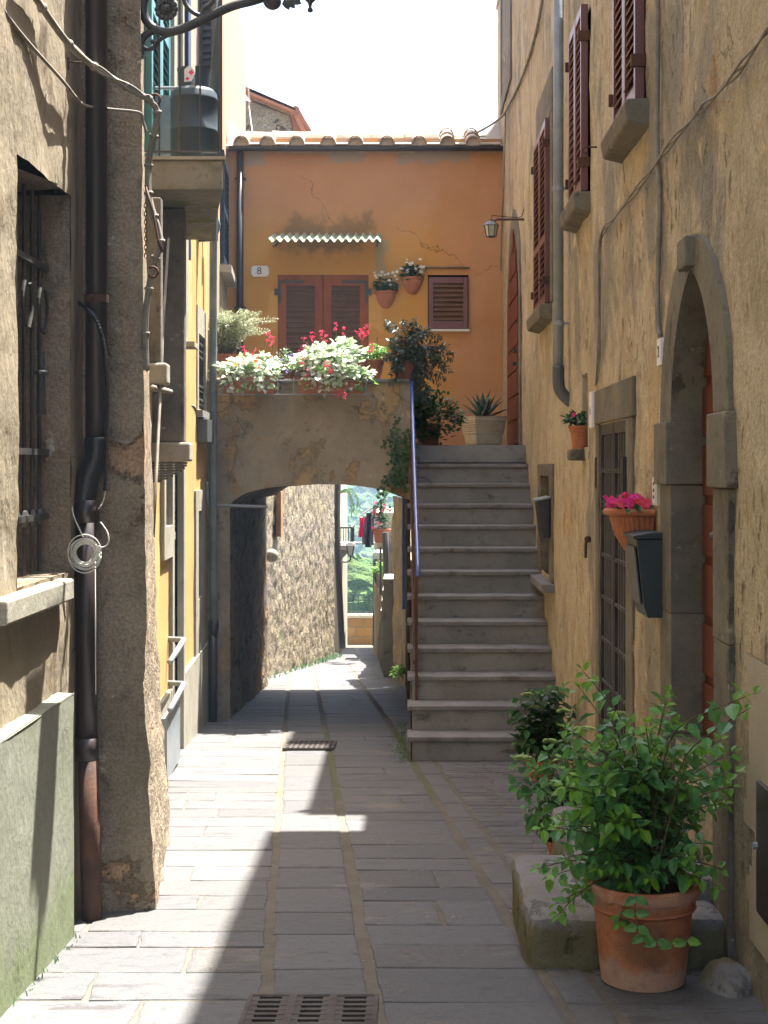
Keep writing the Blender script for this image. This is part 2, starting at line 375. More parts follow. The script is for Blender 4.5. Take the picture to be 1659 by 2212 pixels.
M['leafherb'] = leafmat('light_green_herb_leaf', (.2, .38, .08), (.14, .30, .06), .35)
M['ivy'] = leafmat('ivy_leaf', (.035, .085, .025), (.06, .11, .03), .15)
M['agave'] = leafmat('agave_blue_green', (.075, .12, .09), (.05, .09, .06), .05)
M['pink'] = mat('magenta_petal', (.70, .05, .30), (.75, .10, .12), vs=12, bump=0, dark=0, trans=.3)
M['red'] = mat('coral_red_petal', (.8, .05, .18), (.85, .14, .24), vs=30, bump=0, dark=0, trans=.3)
M['whitefl'] = mat('white_petal', (.75, .76, .66), None, bump=0, dark=0, trans=.25)
M['limefl'] = mat('lime_hydrangea_floret', (.35, .48, .12), (.46, .55, .25), vs=20, bump=0, dark=0, trans=.2)
M['orangefl'] = mat('orange_petal', (.8, .22, .03), None, bump=0, dark=0, trans=.3)
M['violet'] = mat('violet_petal', (.3, .25, .65), None, bump=0, dark=0, trans=.3)

# ------------------------------------------------------------------ ground
mb = MB()
ds = [-30, -6, 0, 4, 8, 12, 13.9, 18, 22, 26, 29, 32, 32.01, 34, 34.3]
for a, b in zip(ds, ds[1:]):
    k = max(1, int((b-a)/.5)) if a >= 0 else 3
    def zz(d): return G(d) if d <= 32 else G(32)-.14
    mb.grid(lambda i, j: (-14+i*2, a+(b-a)*j/k, zz(a+(b-a)*j/k)), 14, k)
struct(mb.build('street_bed', M['mortar']))
def paver(mb, s0, s1, d0, d1, jt, jit, hgt):
    def XY(s, d): return Vector((s-.075*d, d, 0))
    if not (-2.6 < s0-.075*d0 < 2.2): return
    c = [(s0+jt, d0+jt), (s1-jt, d0+jt), (s1-jt, d1-jt), (s0+jt, d1-jt)]
    c = [(a+random.uniform(-jit, jit), b+random.uniform(-jit, jit)) for a, b in c]
    out = []
    for i in range(4):
        a, b = c[i], c[(i+1) % 4]; n = 5
        for k in range(n):
            t = k/n; x, y = a[0]+(b[0]-a[0])*t, a[1]+(b[1]-a[1])*t
            if k: x += random.uniform(-.5, .5)*jit; y += random.uniform(-.5, .5)*jit
            out.append((x, y))
    cx = sum(p[0] for p in out)/len(out); cy = sum(p[1] for p in out)/len(out)
    tx, ty = random.uniform(-.006, .006), random.uniform(-.006, .006)
    i0 = len(mb.v); n = len(out)
    for lev, (ins, h) in enumerate(((0, -.002), (.005, hgt*.65), (.02, hgt))):
        for (x, y) in out:
            L = math.hypot(x-cx, y-cy); f = 1-ins/L
            px, py = cx+(x-cx)*f, cy+(y-cy)*f
            p = XY(px, py); p.z = G(py)+h+(tx*(px-cx)+ty*(py-cy) if lev else 0); mb.v.append(p)
    g = random.uniform(.10, .125); k = random.random()
    tint = (g, g*.99, g*.985) if k < .65 else ((g*1.03, g*1.0, g*.96) if k < .9 else (g*1.08, g*1.07, g*1.05))
    mb.cc = tint
    for l in range(2):
        for j in range(n):
            j2 = (j+1) % n; mb.face((i0+l*n+j, i0+l*n+j2, i0+(l+1)*n+j2, i0+(l+1)*n+j))
    mb.face([i0+2*n+j for j in range(n)])
mb = MB(); rnd = random
def rowfield(s0, s1, lo, hi, wlo, whi, d0, d1, jt, jit):
    d = d0
    while d < d1:
        L = rnd.uniform(lo, hi); s = s0
        while s < s1-.01:
            wd = rnd.uniform(wlo, whi)
            if s1-(s+wd) < wlo*.6: wd = s1-s
            e = min(s+wd, s1); paver(mb, s, e, d, d+L, jt, jit, .0045+rnd.uniform(0, .002)); s = e
        d += L
rowfield(-1.9, -.118, .24, .40, .42, .95, 3.0, 32, .004, .009)
rowfield(-.088, .238, .36, .66, .4, .4, 3.0, 32, .004, .008)
rowfield(.272, .835, .26, .44, .30, .60, 3.0, 32, .004, .009)
rowfield(.87, 1.0, .45, .8, .2, .2, 3.0, 11.4, .003, .003)
rowfield(1.02, 1.75, .26, .42, .3, .6, 3.0, 7.0, .006, .008)
rowfield(1.02, 2.15, .10, .17, .14, .34, 7.0, 11.4, .005, .016)
rowfield(.87, 2.3, .24, .40, .26, .60, 11.4, 32, .006, .006)
struct(mb.build('street_paving', M['paver']))

def grate(X0, X1, d0, d1, cols, rows, panels, label):
    t = thing('drain_grate', label, 'drain grate', ((X0+X1)/2, (d0+d1)/2, G((d0+d1)/2)), 'cast iron drain grates in the paving')
    sl = (G(d1)-G(d0))/(d1-d0)
    def bar(mb, xa, xb, da, db, h0, h1):
        mb.obox((xa, da, G(da)+h0), (xb-xa, 0, 0), (0, db-da, (db-da)*sl), (0, 0, h1-h0))
    a = MB(); bar(a, X0, X1, d0, d1, -.01, .0165); a.build('pit_shade', M['interior'], t)  # flat black slab in place of a hole; its shade is painted
    f = MB(); e = .014
    bar(f, X0-e, X0, d0-e, d1+e, -.01, .026); bar(f, X1, X1+e, d0-e, d1+e, -.01, .026)
    bar(f, X0, X1, d0-e, d0, -.01, .026); bar(f, X0, X1, d1, d1+e, -.01, .026)
    pw = (X1-X0)/panels
    for p in range(1, panels): bar(f, X0+p*pw-.012, X0+p*pw+.012, d0, d1, .017, .026)
    f.build('frame', M['grateiron'], t)
    g = MB()
    for p in range(panels):
        a0, a1 = X0+p*pw+.012*(p > 0), X0+(p+1)*pw-.012*(p < panels-1)
        cw = (a1-a0)/cols
        for i in range(0, cols+1):
            x = a0+i*cw; w_ = cw*.2
            bar(g, max(a0, x-w_), min(a1, x+w_), d0+.001, d1-.001, .017, .0235)
        rh = (d1-d0)/rows
        for j in range(rows+1):
            y = d0+j*rh; h_ = rh*.24
            bar(g, a0+.001, a1-.001, max(d0+.002, y-h_), min(d1-.002, y+h_), .0175, .0245)
    g.build('grid_bars', M['grateiron'], t)
grate(-.50, -.107, 4.36, 4.80, 1, 9, 3, 'brown iron drain grate of three slotted panels, at the bottom edge of the lane')
grate(-.955, -.585, 11.5, 11.98, 9, 5, 1, 'small iron drain grate half in shadow before the archway')

# ------------------------------------------------------------------ far terrain, forest, haze
def hill(x, d):
    if d < 36: return -9.0
    if d < 90: return -9-(d-36)*.22
    if d < 130: return -20.9+.0*(d-90)
    return -20.9+(d-130)*.135+3*N(x, d, 0, .012, 3)
mb = MB(); mb.grid(lambda a, b: (-260+a*13, 34.5+b*b*.22, hill(-260+a*13, 34.5+b*b*.22)), 40, 48)
M['hillside'] = mat('hillside_scrub', (.045, .09, .025), (.03, .06, .02), vs=.1, bump=0, dark=.3)
struct(mb.build('hillside', M['hillside'], smooth=True))
mb = MB(); rs = random.Random(5)
def crown(mb, c, r, cols_):
    mb.cc = cols_; i = len(mb.v); n1, n2 = 11, 8; sd = rs.random()*50
    for a in range(n2+1):
        th = math.pi*a/n2
        for b in range(n1):
            ph = 2*math.pi*b/n1; dv = Vector((math.sin(th)*math.cos(ph), math.sin(th)*math.sin(ph), math.cos(th)))
            k = 1+.55*noise.noise(dv*2.2+Vector((sd, 0, 0)))+rs.uniform(-.14, .14)
            mb.v.append(c+Vector((dv.x*r, dv.y*r, dv.z*r*.85))*k)
    for a in range(n2):
        for b in range(n1):
            b2 = (b+1) % n1; mb.face((i+a*n1+b, i+(a+1)*n1+b, i+(a+1)*n1+b2, i+a*n1+b2))
for k in range(2600):
    d = rs.choice((rs.uniform(62, 120), rs.uniform(120, 420), rs.uniform(130, 300)))
    x = -.045*d+rs.gauss(0, .11*d)
    r = rs.uniform(1.2, 3.2)*(1 if d > 120 else .7); z = hill(x, d)
    if d < 120: z = -.075*d-r-rs.uniform(0, 2.5)+(120-d)*-.0
    g = rs.uniform(.6, 1.3)
    crown(mb, Vector((x, d, z+r*.7)), r, (.06*g+rs.uniform(0, .03), .125*g, .03*g))
    if d < 120: mb.v  # trees rising from the valley flank
M['forest'] = mat('forest_foliage', (.05, .1, .03), (.09, .16, .04), vs=.6, bump=1, bs=2.5, dark=.5, attr='tint', grain=.3, gs=3, bd=.8)
o = mb.build('forest', M['forest']); struct(o, 'stuff'); o['label'] = 'green wooded hillside seen through the archway'; o['category'] = 'forest'
# ------------------------------------------------------------------ small builders
def louvre_leaf(fr, lv, o, a, z, n, w_, h, rails=(), stile=.06, t=.035, pitch=.045):
    """shutter leaf: o lower corner, a width dir, z up, n out. fr frame MB, lv louvre MB"""
    a, z, n = Vector(a).normalized(), Vector(z).normalized(), Vector(n).normalized(); o = Vector(o)
    fr.obox(o, a*stile, z*h, n*t); fr.obox(o+a*(w_-stile), a*stile, z*h, n*t)
    cuts = [0]+sorted(rails)+[h-stile*1.3]
    hs = [stile*1.6]+[stile*1.2]*len(rails)+[stile*1.3]
    for c, hh in zip(cuts, hs): fr.obox(o+a*stile+z*c, a*(w_-2*stile), z*hh, n*(t-.002))
    for i in range(len(cuts)-1):
        z0, z1 = cuts[i]+hs[i], cuts[i+1]; k = int((z1-z0)/pitch)
        if k < 1: continue
        p = (z1-z0)/k
        for j in range(k):
            b = o+a*stile+z*(z0+j*p+p*.15)+n*(t*.1)
            lv.obox(b+n*(t*.72), a*(w_-2*stile), (-n)*(t*.72)+z*(p*.78), z*.007+n*.004)
    lv.obox(o+a*stile+z*.03+n*.001, a*(w_-2*stile), z*(h-.06), n*.002)
def gutter_arc(mb, x0, x1, y, z, r, t=.006):
    pr = [(math.cos(g)*r, math.sin(g)*r) for g in [math.pi+math.pi*k/10 for k in range(11)]]
    inn = [(p[0]*(1-t/r), p[1]*(1-t/r)) for p in reversed(pr)]
    mb.prism([(x0, y+p[0], z+p[1]) for p in pr+inn], (x1-x0, 0, 0))
def pot(name_parent, c, rt, rb, h, m, ribs=0, soil=True):
    mb = MB(); rim = h*.13; n = 40
    pr = [(rb*.6, .0), (rb, 0), (rb+(rt*.9-rb)*.75, h*.72), (rt*.905, h*.735), (rt*.93, h*.75), (rt*.905, h*.765), (rt*.93, h-rim), (rt*.985, h-rim*.95), (rt, h-rim*.6), (rt, h-rim*.15), (rt*.98, h), (rt*.92, h),
          (rt*.90, h-rim), (rt*.86, h-.35*rim-.03)]
    mb.lathe(pr, c, n); mb.build('pot', m, name_parent, smooth=False)
    for p in (mb,):
        pass
    if soil:
        s = MB(); s.lathe([(rt*.9, h-.028), (rt*.5, h-.02), (.001, h-.015)], c, 20); s.build('soil', M['soil'], name_parent)
def stems_plant(par, rng, base, tips, r0, leafsz, lm, start=.25, nleaf=14, sm=None, newm=None, ratio=.62, droop=.15, spread=1.0, sag=.0, stem_name='stem', tip_new=.88):
    st = MB(); lf = MB(); nw = MB(); base = Vector(base)
    for tip in tips:
        tip = Vector(tip); b = base+Vector((rng.uniform(-r0, r0), rng.uniform(-r0, r0), 0))
        mid = b.lerp(tip, .5)+Vector((0, 0, .18*(tip-b).length))-Vector((tip.x-b.x, tip.y-b.y, 0))*.12
        pts = smoothpath([b, b.lerp(mid, .6), mid, mid.lerp(tip, .6)+Vector((0, 0, .01)), tip-Vector((0, 0, sag))], 4)
        L = len(pts); st.tube(pts, [.0035*(1-.75*i/L)*(leafsz/.045)**.5 for i in range(L)], 5)
        for j in range(nleaf):
            t = start+(1-start)*((j+.5)/nleaf); f = t*(L-1); i = int(f); p = pts[i].lerp(pts[min(i+1, L-1)], f-i)
            ax = (pts[min(i+1, L-1)]-pts[i]).normalized() if i < L-1 else (pts[-1]-pts[-2]).normalized()
            for sgn in (0, 1):
                g = j*1.57+sgn*math.pi+rng.uniform(-.5, .5)
                a = ax.orthogonal().normalized(); bb = ax.cross(a)
                dr = (a*math.cos(g)+bb*math.sin(g))*spread+ax*rng.uniform(.1, .7)+Vector((0, 0, -droop+rng.uniform(-.2, .25)))
                sz = leafsz*rng.choice((.55, .8, 1, 1.1, 1.3))*rng.uniform(.85, 1.15)*(1-.35*max(0, t-.8)/.2)
                tgt = nw if (newm and t > tip_new+rng.uniform(-.06, .06)) else lf
                up = Vector((rng.uniform(-.5, .5), rng.uniform(-.6, .2), 1))
                tgt.leaf(p+dr.normalized()*sz*.12, dr, up, sz, sz*ratio, rng.uniform(.1, .4), rng.uniform(0, .3))
        dr = (pts[-1]-pts[-2]).normalized(); (nw if newm else lf).leaf(pts[-1], dr, Vector((0, -.4, 1)), leafsz*.6, leafsz*.35)
    st.build(stem_name, sm or M['bark'], par, smooth=True); lf.build('foliage', lm, par)
    if newm and nw.v: nw.build('young_leaves', newm, par)
def bush(par, rng, c, rx, ry, rz, n, sz, m, ratio=.5, name='foliage', shell=.55, hang=0):
    mb = MB(); c = Vector(c)
    cl = [(Vector((rng.gauss(0, .5), rng.gauss(0, .5), rng.gauss(0, .5)))) for _ in range(14)]
    for k in range(n):
        q = rng.choice(cl)+Vector((rng.gauss(0, .28), rng.gauss(0, .28), rng.gauss(0, .28)))
        if q.length > 1.15: q = q.normalized()*rng.uniform(.75, 1.15)
        p = c+Vector((q.x*rx, q.y*ry, q.z*rz))
        d = Vector((q.x+rng.uniform(-.7, .7), q.y+rng.uniform(-.7, .7), rng.uniform(-.4, .9)-hang))
        mb.leaf(p, d, Vector((rng.uniform(-.6, .6), rng.uniform(-.8, .3), 1)), sz*rng.uniform(.6, 1.3), sz*ratio*rng.uniform(.8, 1.2), rng.uniform(0, .4), rng.uniform(0, .3))
    return mb.build(name, m, par)
def blossoms(par, rng, pts, r, m, name='flower', petals=5):
    mb = MB()
    for p in pts:
        ax = Vector((rng.uniform(-.5, .5), -1+rng.uniform(0, .7), rng.uniform(0, 1))).normalized(); a = ax.orthogonal().normalized(); b = ax.cross(a)
        for k in range(petals):
            g = k*2*math.pi/petals; mb.leaf(Vector(p), a*math.cos(g)+b*math.sin(g)+ax*.25, ax, r, r*.85, .2, .1)
    return mb.build(name, m, par)

# ------------------------------------------------------------------ RIGHT HOUSE  (street face at X = 1.14)
XR = 1.14
RH = thing('old_stone_house', 'tall ochre plastered house with worn walls along the right side of the lane', 'house', (3.5, 8, G(8)))
def dR(u, x=XR): return x*FOC/(u-U0)
def zR(v, d): return (V0-v)/FOC*d
def parch(hw, rise, n=12):
    c = (rise*rise-hw*hw)/(2*hw); Rr = hw+c; a1 = math.acos(c/Rr)
    L = [(Rr*math.cos(a1*k/n)-c, Rr*math.sin(a1*k/n)) for k in range(n+1)]
    return L+[(-x, z) for x, z in reversed(L[:-1])]
def in_arch(hw, rise, x, z):
    if abs(x) > hw: return False
    c = (rise*rise-hw*hw)/(2*hw); Rr = hw+c
    return z <= 0 or (abs(x)+c)**2+z*z < Rr*Rr
DC, DS = 5.855, .185            # arched door centre, springing height
AC, AS = 15.7, 1.6            # upper arched door
def holeR(d, z):
    if z > -1.14 and in_arch(.50, .67, d-DC, z-DS): return True
    if z > .214 and in_arch(.70, .8, d-AC, z-AS): return True
    if 7.66 < d < 8.74 and -2.3 < z < .25: return True
    if 9.36 < d < 9.66 and .13 < z < .60: return True
    if 11.75 < d < 12.55 and -.86 < z < -.07: return True
    for (a, b, c, e) in ((7.06, 7.84, 1.76, 3.02), (9.26, 10.0, 1.74, 2.9), (11.7, 12.75, 1.3, 2.74)):
        if a < d < b and c < z < e: return True
    if 9.3 < d < 10.35 and z > 3.35: return True  # unseen gap below the roof, shaped to let a wedge of sun through
    if 10.35 < d < 14.1 and z > 4.5: return True
    if d < 9.31 and z > 5.3: return True
    return False
mb = MB()
rough_wall(mb, (XR, 0, 0), (0, 1, 0), -2.5, 18.7, -3.4, 5.8, .055, .012, holeR, (7.66, 8.74, 9.3, 9.66, 10.35, 11.75, 12.55, 14.1), (-1.14, .25, .13, .6, -.86, -.07, 3.35, 4.5, 5.3), 1, nrm=-X)
mb.build('wall', M['ochre'], RH, smooth=True)
# masonry behind the face
mb = MB(); mb.box(XR+.45, 6, -2.5, 9.3, -3.4, 5.28); mb.box(XR+.45, 6, 9.3, 10.35, -3.4, 3.34); mb.box(1.95, 6, 9.3, 10.05, 3.34, 5.28)
mb.box(XR+.45, 6, 10.35, 14.1, -3.4, 4.49); mb.box(XR+.45, 6, 14.1, 18.7, -3.4, 5.78)
mb.box(XR+.02, XR+.45, 9.3, 10.35, 3.28, 3.34); mb.box(XR+.02, XR+.45, -2.5, -2.4, -3.4, 5.28); mb.box(XR+.02, XR+.45, 18.6, 18.7, -3.4, 5.78)
mb.box(XR+.012, XR+.45, 9.25, 9.3, 3.34, 5.28); mb.box(XR+.012, XR+.45, 10.35, 10.40, 3.34, 4.49); mb.box(XR+.012, XR+.45, 14.05, 14.1, 4.49, 5.78)
mb.build('inner_masonry', M['darkstone'], RH)
mb = MB(); mb.box(XR+.01, 6.2, -2.7, 10.05, 5.29, 5.35); mb.box(XR-.02, 6.2, 10.35, 14.1, 4.5, 4.56); mb.box(XR-.02, 6.2, 14.1, 18.75, 5.79, 5.85)  # unseen roof slabs, heights and ends shaped to cast the lane's shadow
rf = mb.build('roof', M['tile'], RH)
mb = MB()
for k in range(60):
    y = -2.6+k*.26
    if y < 9.9: mb.tube([(XR+.15, y, 5.36), (3.6, y, 5.9)], .075, 8)
for k in range(14): mb.tube([(XR+.1, 10.5+k*.26, 4.57), (3.6, 10.5+k*.26, 5.1)], .075, 8)
for k in range(17): mb.tube([(XR+.1, 14.25+k*.26, 5.87), (3.6, 14.25+k*.26, 6.4)], .075, 8)
mb.build('roof_tiles', M['tile'], rf)
# --- arched doorway
t = MB()
inn, out = parch(.435, .60), parch(.70, .735)
def ring(mb, ia, oa, dc, zs, x0, x1, x2):
    n = len(ia)
    I = [Vector((x0, dc+a, zs+z)) for a, z in ia]; O_ = [Vector((x0, dc+a, zs+z)) for a, z in oa]
    for k in range(n-1):
        mb.q(I[k], I[k+1], O_[k+1], O_[k])
        mb.q(O_[k], O_[k+1], O_[k+1]+X*(x1-x0), O_[k]+X*(x1-x0))
        mb.q(I[k+1], I[k], I[k]+X*(x2-x0), I[k+1]+X*(x2-x0))
ring(t, inn, out, DC, DS+.0, XR-.022, XR+.03, XR+.13)
for s in (-1, 1):
    a, b = DC+s*.435, DC+s*.70
    lo, hi = min(a, b), max(a, b)
    for q0, q1 in ((-2.0, -1.13), (-1.128, -.62), (-.618, DS-.26)): t.box(XR-.02-.004*random.random(), XR+.14, lo, hi, q0, q1)   # jamb blocks
fr = t.build('door_surround', M['peperino'], RH, bevel=.004)
t = MB()
for s in (-1, 1):
    a, b = DC+s*.425, DC+s*.735; t.box(XR-.045, XR+.14, min(a, b), max(a, b), DS-.257, DS+.01)
build_split(t, 'capital', M['peperino'], fr, bevel=.006)
t = MB(); t.obox((XR-.06, DC-.09, DS+.60), (.1, 0, 0), (0, .18, 0), (0, 0, .12)); t.build('keystone', M['peperino'], fr, bevel=.008)
t = MB(); t.prism([(XR+.125, DC+a, DS+z) for a, z in parch(.5, .7)]+[(XR+.125, DC-.5, -1.14), (XR+.125, DC+.5, -1.14)], (.03, 0, 0))
dr = t.build('door', M['redwood'], RH)
t = MB()
for k in range(7):
    z0 = -1.12+k*.25; t.box(XR+.110, XR+.124, DC-.43, DC+.43, z0, z0+.215)
build_split(t, 'door_boards', M['redwood'], dr, bevel=.006)
t = MB(); t.box(XR+.10, XR+.109, DC-.36, DC-.31, -.32, -.22); t.tube([(XR+.105, DC-.33, -.25), (XR+.03, DC-.33, -.25), (XR+.02, DC-.22, -.26)], .014, 8)
t.build('handle', M['iron'], dr)
t = MB(); t.box(XR+.0, XR+.45, DC-.434, DC+.434, -1.6, -1.141); t.build('threshold', M['peperino'], RH, bevel=.01)
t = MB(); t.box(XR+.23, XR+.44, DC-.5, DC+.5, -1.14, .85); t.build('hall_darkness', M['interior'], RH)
# --- upper arched door (top of the stair)
t = MB(); inn2, out2 = parch(.76, .90), parch(.96, 1.14)
ring(t, inn2, out2, AC, AS, XR-.02, XR+.03, XR+.02)
for s in (-1, 1):
    a, b = AC+s*.76, AC+s*.96; t.box(XR-.02, XR+.03, min(a, b), max(a, b), .2, AS)
t.build('door_surround', M['peperino'], RH)
t = MB(); t.prism([(XR-.012, AC+a, AS+z) for a, z in inn2]+[(XR-.012, AC-.755, .215), (XR-.012, AC+.755, .215)], (.03, 0, 0))
dr = t.build('door', M['redwood'], RH); t = MB()
for k in range(9):
    z0 = .24+k*.255
    hw = .75 if z0+.2 < AS else max(.1, .75*(1-((z0+.2-AS)/.95)**2))
    t.box(XR-.03, XR-.013, AC-hw, AC+hw, z0, z0+.235)
build_split(t, 'door_boards', M['redwood'], dr, bevel=.008)
t = MB(); t.box(XR-.06, XR-.031, AC-.66, AC-.5, 1.18, 1.21); t.box(XR-.07, XR-.031, AC-.66, AC-.4, 1.05, 1.075); t.build('bolt', M['iron'], dr)
# --- iron gate with lintel
t = MB(); t.box(XR-.015, XR+.3, 8.75, 8.87, -2.3, .255); t.box(XR-.015, XR+.3, 7.42, 7.65, -2.3, .255); t.box(XR-.018, XR+.3, 7.40, 8.90, .257, .46)
t.build('gate_surround', M['peperino'], RH, bevel=.008)
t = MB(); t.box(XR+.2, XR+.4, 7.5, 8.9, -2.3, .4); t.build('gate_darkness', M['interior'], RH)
t = MB(); xg = XR+.0
for a, b in ((7.655, 8.19), (8.21, 8.745)):
    for q in (a, b-.035): t.box(xg, xg+.03, q, q+.035, -2.0, .25)
    t.box(xg+.001, xg+.029, a+.035, b-.035, .19, .25); t.box(xg+.001, xg+.029, a+.035, b-.035, -2.0, -1.95)
gt = t.build('gate', M['iron'], RH); t = MB()
for a, b in ((7.655, 8.19), (8.21, 8.745)):
    for k in range(1, 5):
        y = a+.035+(b-a-.07)*k/5; t.tube([(xg+.015, y, -1.95), (xg+.015, y, .19)], .009, 6)
    for z in [.19-.22-.245*k for k in range(8)]:
        t.box(xg+.004, xg+.012, a+.035, b-.035, z, z+.022)
        for k in range(0, 6): t.ball((xg+.008, a+.035+(b-a-.07)*k/5, z+.011), .014, 6)
t.build('gate_bars', M['iron'], gt)
t = MB(); t.box(XR-.02, XR+.02, 8.80, 8.86, -.12, .06); t.box(XR-.035, XR-.001, 7.60, 7.70, -.13, .055); build_split(t, 'gate_hinge', M['black'], gt)
# --- niches
t = MB(); t.box(XR+.18, XR+.3, 9.3, 9.7, .1, .62); t.box(XR+.0, XR+.3, 9.3, 9.36, .1, .62); t.box(XR, XR+.3, 9.66, 9.72, .1, .62); t.box(XR, XR+.3, 9.36, 9.66, .06, .13); t.box(XR, XR+.3, 9.3, 9.7, .60, .66)
t.build('niche', M['palep'], RH)
t = MB(); t.box(XR-.02, XR+.16, 11.5, 11.75, -.90, .03); t.box(XR-.02, XR+.16, 12.55, 12.75, -.90, .03); t.box(XR-.022, XR+.16, 11.75, 12.55, -.07, .03)
wf = t.build('window_surround', M['peperino'], RH, bevel=.006)
t = MB(); t.prism([(XR-.10, 0, -.97), (XR+.1, 0, -.97), (XR+.1, 0, -.90), (XR-.10, 0, -.905)], (0, 1.3, 0))
for i in range(len(t.v)): t.v[i] += Vector((0, 11.45, 0))
t.build('sill', M['tread'], wf, bevel=.006)
t = MB(); t.box(XR+.15, XR+.3, 11.6, 12.7, -.97, .05); t.build('window_darkness', M['peperino'], wf)
# --- shuttered windows
def shut_window(y0, y1, z0, z1, rails, sill=True, frame=False, xo=.045):
    fr, lv = MB(), MB(); mid = (y0+y1)/2
    for a, b in ((y0, mid-.003), (mid+.003, y1)):
        louvre_leaf(fr, lv, (XR-.01, a, z0), Y, Z, -X, b-a, z1-z0, rails, .045, xo, .05)
    s = fr.build('shutter', M['shutter'], RH, bevel=.003); lv.build('louvres', M['shutter'], s)
    h = MB()
    for z in (z0+.18, z1-.2):
        h.box(XR-xo-.03, XR-.0, y0-.012, y0+.02, z-.03, z+.03); h.box(XR-xo-.03, XR-.0, y1-.02, y1+.012, z-.03, z+.03)
    h.tube([(XR-xo-.03, y0-.05, z0+.09), (XR-xo-.03, y0+.2, z0+.08)], .006, 6)
    build_split(h, 'hinge', M['rust'], s)
    if sill:
        k = MB(); k.prism([(XR+.02, 0, z0-.01), (XR-.10, 0, z0-.01), (XR-.115, 0, z0-.035), (XR-.10, 0, z0-.12), (XR+.02, 0, z0-.15)], (0, y1-y0+.1, 0))
        for i in range(len(k.v)): k.v[i] += Vector((0, y0-.05, 0))
        k.build('sill', M['peperino'], RH, bevel=.012)
    if frame:
        k = MB(); k.box(XR-.018, XR+.05, y0-.16, y0-.002, z0, z1+.02); k.box(XR-.018, XR+.05, y1+.002, y1+.12, z0, z1+.02)
        k.box(XR-.019, XR+.05, y0-.16, y1+.12, z1+.022, z1+.36); k.build('window_surround', M['peperino'], RH, bevel=.006)
shut_window(7.06, 7.84, 1.76, 3.02, [], True)
shut_window(9.26, 10.0, 1.73, 2.9, [], True)
shut_window(11.68, 12.78, 1.30, 2.76, [.50], True, True)
t = MB(); t.box(XR-.02, XR+.02, 16.15, 16.4, 4.25, 5.75); t.box(XR-.02, XR+.02, 17.7, 17.9, 4.25, 5.75); t.box(XR-.021, XR+.02, 16.4, 17.7, 4.25, 4.42); t.box(XR-.008, XR+.0, 16.4, 17.7, 4.42, 5.75); build_split(t, 'window_surround', M['peperino'], RH)
# plaster repairs
t = MB(); rough_wall(t, (XR-.012, 0, 0), (0, 1, 0), 4.3, 4.97, -1.55, -.62, .04, .003, lambda d, z: d > 4.9-.12*math.sin(z*5)-.05 and z < -1.2 or d > 4.93+.05*math.sin(z*9), seed=4, nrm=-X)
t.build('plaster_repair', M['palep'], RH, smooth=True)
# utility hatch at the frame edge
t = MB(); t.box(XR-.025, XR+.01, 4.5, 4.74, -1.42, -1.0); mh = tag(t.build('meter_hatch', M['brownmetal'], bevel=.004), 'dark metal meter door set in the wall at the far right edge', 'meter box')
t = MB(); t.tube([(XR-.03, 4.70, -1.2), (XR-.045, 4.70, -1.2)], .012, 8); t.build('lock', M['galv'], mh)
# --- door steps and guard stone
T = thing('door_steps', 'worn grey stone steps up to the arched red door on the right', 'steps', (.8, 5.7, G(5.7)))
def block(x0, x1, y0, y1, z0, z1, name, m, amp=.012, r=.05, seed=0):
    b = MB(); nx, ny, nz_ = max(2, int((x1-x0)/.04)), max(2, int((y1-y0)/.04)), max(2, int((z1-z0)/.04))
    import itertools
    def dis(p):
        q = Vector(p); c = Vector((max(x0+r, min(x1-r, q.x)), max(y0+r, min(y1-r, q.y)), min(z1-r, q.z)))
        dv = q-c
        if dv.length > r: q = c+dv.normalized()*r
        return q+Vector((F3(q.x, q.y, q.z, 4, seed), F3(q.y, q.z, q.x, 4, seed+5), .5*F3(q.z, q.x, q.y, 3, seed+9)))*amp*1.5
    b.grid(lambda i, j: dis((x0+(x1-x0)*i/nx, y0+(y1-y0)*j/ny, z1)), nx, ny)
    b.grid(lambda i, j: dis((x0+(x1-x0)*i/nx, y0, z0+(z1-z0)*j/nz_)), nx, nz_)
    b.grid(lambda i, j: dis((x1-(x1-x0)*i/nx, y1, z0+(z1-z0)*j/nz_)), nx, nz_)
    b.grid(lambda i, j: dis((x0, y1-(y1-y0)*i/ny, z0+(z1-z0)*j/nz_)), ny, nz_)
    b.grid(lambda i, j: dis((x1, y0+(y1-y0)*i/ny, z0+(z1-z0)*j/nz_)), ny, nz_)
    return b.build(name, m, T, smooth=True)
M['mossstone'] = mat('mossy_step_stone', (.22, .21, .2), (.18, .17, .16), vs=3, bump=.9, bs=30, dark=.4, bd=.02, patches=[((.26, .25, .23), 5, .58, .06), ((.12, .115, .1), 9, .6, .05)],
                     zones=[((.13, .115, .04), (.2, 1.3, 5, 7, -2.4, -1.64), .05, .2, .75)])
block(.42, 1.13, 5.2, 6.08, -2.1, -1.58, 'step', M['mossstone'], amp=.02, r=.045)
block(.64, 1.135, 5.42, 6.6, -2.1, -1.50, 'step', M['mossstone'], amp=.018, r=.04, seed=3)
t = MB(); rg = random.Random(3)
t.ball((1.09, 4.98, -1.78), .13, 40, sx=.75, sy=1.2, sz=.9)
for i in range(len(t.v)):
    p = t.v[i]; p += (p-Vector((1.09, 4.98, -1.78)))*F3(p.x, p.y, p.z, 5, 2)*.5
tag(t.build('guard_stone', M['mossstone'], smooth=True), 'rounded grey cement lump at the wall foot beside the large pot', 'guard stone')

